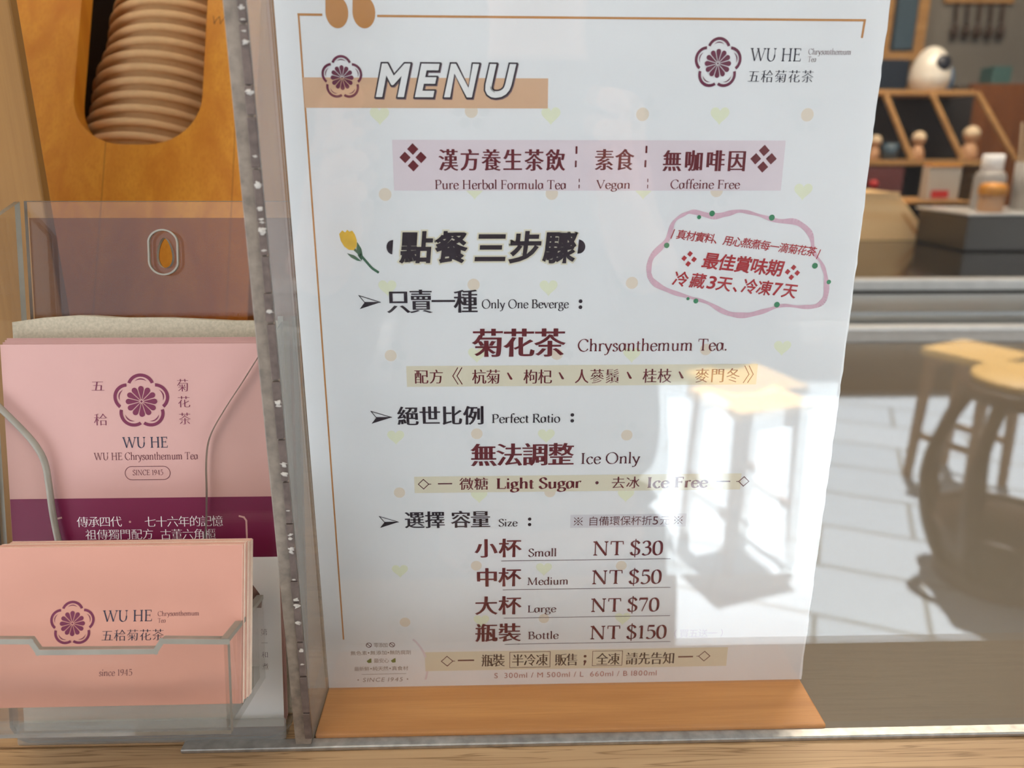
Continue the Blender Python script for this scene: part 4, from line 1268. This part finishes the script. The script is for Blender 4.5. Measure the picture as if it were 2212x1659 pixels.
link('inset', box(1.09, 1.235, 2.40, 2.4395, Z(.15), Z(.2445)), plain('dark blue inset', (22, 34, 48), .4), fr)
for k in range(5):
    x = 1.395 + k * .035
    t = thing('wall_tool', (x, 2.47, Z(.31)), 'dark wooden utensil hanging in the row on the back wall, upper right', 'utensil', 'utensils hanging on the back wall')
    link('handle', tube([(x, 2.485, Z(.41)), (x + .004, 2.485, Z(.355))], .005, 8), DWOOD, t)
    link('blade', lathe([(0, 0), (.009, .004), (.012, .02), (.008, .036), (0, .04)], 16, T(x + .005, 2.484, Z(.312))), DWOOD, t)
rr = tag(link('hook_rail', box(1.36, 1.57, 2.489, 2.4995, Z(.41), Z(.425)), RACKW), 'wooden hook rail above the hanging utensils', 'rail')
tag(link('brown_board', box(1.31, 1.60, 2.20, 2.215, Z(-.30), Z(.165), .002), BROWNB), 'dark brown wooden board leaning at the right edge behind the sticks', 'board')
tag(link('teal_box', box(1.40, 1.455, 2.26, 2.32, Z(.165), Z(.215), .003), plain('teal box', (64, 96, 92), .6)), 'small teal box above the brown board', 'box')
tag(link('shelf_bracket', box(1.30, 1.62, 2.24, 2.49, Z(.152), Z(.1645)), WALLD), 'dark ledge carrying the small teal box', 'ledge')

# ------------------------------------------------------------------ the street the glass mirrors
def mir(x, y):
    return x, .5154 - y
def square_stool(cx, cy, rz, label):
    st = thing('wooden_stool', (cx, cy, 0), label, 'stool', 'square wooden stools on the paving')
    st.rotation_euler.z = rz
    R_ = T(cx, cy, 0) @ Matrix.Rotation(rz, 4, 'Z')
    h = .54
    link('seat', box(-.140, .140, -.140, .140, h - .028, h, .006, R_), SEATW, st)
    for sx in (-1, 1):
        for sy in (-1, 1):
            bm = bmesh.new()
            t0, t1 = Vector((sx * .108, sy * .108, h - .0285)), Vector((sx * .122, sy * .122, 0))
            vs = []
            for p, w in ((t0, .017), (t1, .013)):
                vs.append([bm.verts.new(p + Vector((a * w, b * w, 0))) for a, b in ((-1, -1), (1, -1), (1, 1), (-1, 1))])
            bm.faces.new(vs[0]); bm.faces.new(vs[1])
            for i in range(4):
                bm.faces.new((vs[0][i], vs[0][(i + 1) % 4], vs[1][(i + 1) % 4], vs[1][i]))
            me = bmesh_to(bm); me.transform(R_)
            link('leg', me, LEGW, st)
    for s_ in (-1, 1):
        link('apron', box(-.092, .092, s_ * .108 - .008, s_ * .108 + .008, h - .075, h - .029, 0, R_), LEGW, st)
        link('stretcher', box(s_ * .116 - .008, s_ * .116 + .008, -.102, .102, .17, .195, 0, R_), LEGW, st)
    return st
square_stool(*mir(.815, 2.275), math.radians(-19), 'square honey-topped wooden stool mirrored in the glass over the lower right of the menu')
square_stool(*mir(1.86, 2.80), math.radians(-28), 'farther square honey-topped stool mirrored at the right edge of the glass')
dx, dy = mir(1.565, 2.08)
ds = thing('drum_stool', (dx, dy, 0), 'dark barrel-shaped drum stool with curved ribs mirrored at the right edge', 'stool')
D_ = T(dx, dy, 0)
link('seat', lathe([(0, .628), (.150, .628), (.160, .634), (.162, .646), (.154, .654), (0, .656)], 48, D_), SEATW, ds)
link('upper_ring', lathe([(.150, .585), (.178, .585), (.182, .60), (.178, .626), (.150, .6265)], 48, D_, True), DWOOD, ds)
link('base_ring', lathe([(.12, .0), (.172, .0), (.176, .02), (.166, .05), (.12, .05)], 48, D_, True), DWOOD, ds)
link('base_plate', lathe([(0, .030), (.1195, .030), (.1195, .046), (0, .046)], 40, D_), DWOOD, ds)
for k in range(8):
    a = k * PI / 4 + .25
    prof = [(.166, .586), (.205, .50), (.234, .40), (.240, .31), (.222, .20), (.190, .11), (.158, .045)]
    pts = [D_ @ Vector((q.x * math.cos(a), q.x * math.sin(a), q.y)) for q in spline_loop([(p, z) for p, z in prof], 4, False)]
    link('rib', tube(pts, .019, 8), DWOOD, ds)
link('rib_shade_wall', lathe([(.150, .0505), (.172, .11), (.205, .19), (.198, .19), (.165, .11), (.143, .0505)], 48, D_, True), DWOOD, ds)  # added dark wall standing in for the stool's own shadow between ribs
link('middle_ring', tube([D_ @ Vector((.205 * math.cos(k * PI / 24), .205 * math.sin(k * PI / 24), .19)) for k in range(48)], .009, 6, True), DWOOD, ds)
pl_ = thing('planter', (1.5, -3.66, 0), 'long low concrete planter trough along the far side of the paving', 'planter')
link('trough', box(-4, 5.5, -3.88, -3.44, 0, .30, .02), STONE, pl_)
link('soil', box(-3.9, 5.4, -3.8, -3.52, .3005, .31), DARK, pl_)

# photographer, dark clothes, holding the phone up to the glass
def skin(name, V, E, mat, parent=None, root=0, sub=2):
    me = bpy.data.meshes.new(name)
    me.from_pydata([v[:3] for v in V], E, [])
    o = bpy.data.objects.new(name, me)
    C.objects.link(o)
    sk = o.modifiers.new('skin', 'SKIN')
    sk.use_smooth_shade = True
    for i, v in enumerate(V):
        d = me.skin_vertices[0].data[i]
        d.radius = (v[3], v[4] if len(v) > 4 else v[3])
        d.use_root = (i == root)
    ss = o.modifiers.new('sub', 'SUBSURF')
    ss.levels = ss.render_levels = sub
    dg = bpy.context.evaluated_depsgraph_get()
    m2 = bpy.data.meshes.new_from_object(o.evaluated_get(dg))
    bpy.data.objects.remove(o)
    for p in m2.polygons:
        p.use_smooth = True
    return link(name, m2, mat, parent)
PX, PY = .055, -.43
pr = thing('person', (PX, PY, 0), 'person in a charcoal jacket and black trousers holding a phone up to the glass', 'person')
V, E = [], []
def chain(pts, start=None):
    i0 = start
    for p in pts:
        V.append(p)
        j = len(V) - 1
        if i0 is not None:
            E.append((i0, j))
        i0 = j
    return i0
pel = chain([(PX, PY, .86, .13, .10)])
waist = chain([(PX, PY, 1.0, .125, .09), (PX, PY, 1.14, .14, .10), (PX, PY, 1.27, .13, .09)], pel)
neck = chain([(PX, PY + .01, 1.36, .05), (PX, PY + .025, 1.42, .055)], waist)
head = chain([(PX, PY + .035, 1.49, .072, .085), (PX, PY + .03, 1.565, .074, .088), (PX, PY + .025, 1.61, .045, .05)], neck)
for s in (-1, 1):
    hip = chain([(PX + s * .085, PY, .78, .085), (PX + s * .09, PY + .01, .46, .058), (PX + s * .09, PY - .01, .25, .052), (PX + s * .09, PY - .02, .08, .038), (PX + s * .095, PY + .06, .04, .034), (PX + s * .10, PY + .13, .03, .028)], pel)
    sho = chain([(PX + s * .165, PY, 1.31, .055), (PX + s * .235, PY + .08, 1.08, .042), (PX + s * .235, PY + .12, 1.055, .040)], waist)
    wx = -.004 + s * .098
    wr = chain([(wx + s * .05, -.14, 1.165, .030), (wx + s * .012, -.062, 1.220, .024)], sho)
    palm = chain([(wx, -.040, 1.252, .024, .014)], wr)
    for f in range(4):
        zf = 1.246 + f * .019
        L_ = (.9, 1, 1.06, .95)[f]
        chain([(wx + s * .004, -.034, zf, .0088), (wx - s * .004, -.010 , zf + .004, .0082), (wx - s * .026 * L_, -.0035, zf + .007, .0075)], palm)
    chain([(wx - s * .014, -.044, 1.258, .010), (wx - s * .034, -.036, 1.276, .009), (wx - s * .052, -.031, 1.288, .008)], palm)
skin('body', V, E, SKIN, pr)
JV, JE = [(PX, PY, .80, .205, .125), (PX, PY, .90, .200, .125), (PX, PY, 1.02, .185, .118), (PX, PY, 1.16, .185, .118), (PX, PY, 1.29, .165, .105), (PX, PY + .008, 1.36, .075, .07)], [(0, 1), (1, 2), (2, 3), (3, 4), (4, 5)]
for s in (-1, 1):
    n = len(JV)
    wx = -.004 + s * .098
    JV += [(PX + s * .19, PY + .005, 1.30, .075), (PX + s * .24, PY + .08, 1.08, .064), (PX + s * .238, PY + .13, 1.06, .060), (wx + s * .06, -.165, 1.150, .044), (wx + s * .03, -.10, 1.195, .038)]
    JE += [(4, n), (n, n + 1), (n + 1, n + 2), (n + 2, n + 3), (n + 3, n + 4)]
skin('jacket', JV, JE, JACKET, pr)
TV, TE = [(PX, PY, .84, .15, .115)], []
for s in (-1, 1):
    n = len(TV)
    TV += [(PX + s * .095, PY, .74, .125), (PX + s * .100, PY + .01, .46, .11), (PX + s * .100, PY - .01, .10, .09)]
    TE += [(0, n), (n, n + 1), (n + 1, n + 2)]
skin('trousers', TV, TE, TROUS, pr)
for s in (-1, 1):
    skin('shoe', [(PX + s * .096, PY - .03, .045, .044), (PX + s * .10, PY + .07, .042, .046, .040), (PX + s * .104, PY + .15, .032, .036, .030)], [(0, 1), (1, 2)], SHOE, pr)
skin('hair', [(PX, PY - .02, 1.45, .075, .06), (PX, PY - .005, 1.55, .088, .082), (PX, PY + .02, 1.635, .06, .06)], [(0, 1), (1, 2)], HAIR, pr)
for s in (-1, 1):
    link('eye', lathe([(0, -.009), (.006, -.006), (.009, 0), (.006, .006), (0, .009)], 16, T(PX + s * .031, PY + .108, 1.545)), SHOE, pr)
link('nose', lathe([(0, -.018), (.012, -.014), (.009, .006), (0, .022)], 12, T(PX, PY + .118, 1.52)), SKIN, pr)
link('mouth', box(PX - .022, PX + .022, PY + .108, PY + .116, 1.478, 1.487, .003), plain('lips', (170, 92, 86), .5), pr)
tb = thing('added_bag_blocker', (-.16, PY + .18, .735), 'added dark bag shape blocking the paving reflection beside the person with the phone', 'bag')  # added bag, keeps the bright paving reflection off the menu's left part
link('bag_body', shape2d([[(-.105, .0), (.10, .0), (.115, .30), (-.12, .30)]], frame((-.175, PY + .245, .735), (1, 0, 0), (0, 0, 1)), .07, bevel=.012), [TROUS, TROUS], tb)
link('strap', tube([(-.24, PY + .18, 1.03), (-.215, PY + .14, 1.2), (-.16, PY + .06, 1.392), (-.13, PY + .02, 1.402), (-.10, PY + .06, 1.385), (-.09, PY + .15, 1.2), (-.09, PY + .18, 1.03)], .011, 8), TROUS, tb)
ph = thing('smartphone', (0, -.012, 1.25), 'dark smartphone held up in both hands in front of the glass', 'phone')
PM = Matrix.Translation((0, 0, H)) @ CAMROT.to_4x4()
link('phone_body', box(-.085, .075, -.060, .016, .0045, .0125, .003, PM), PHONE, ph)
link('screen', box(-.080, .070, -.056, .012, .01252, .01275, 0, PM), plain('dark screen', (20, 24, 30), .1), ph)
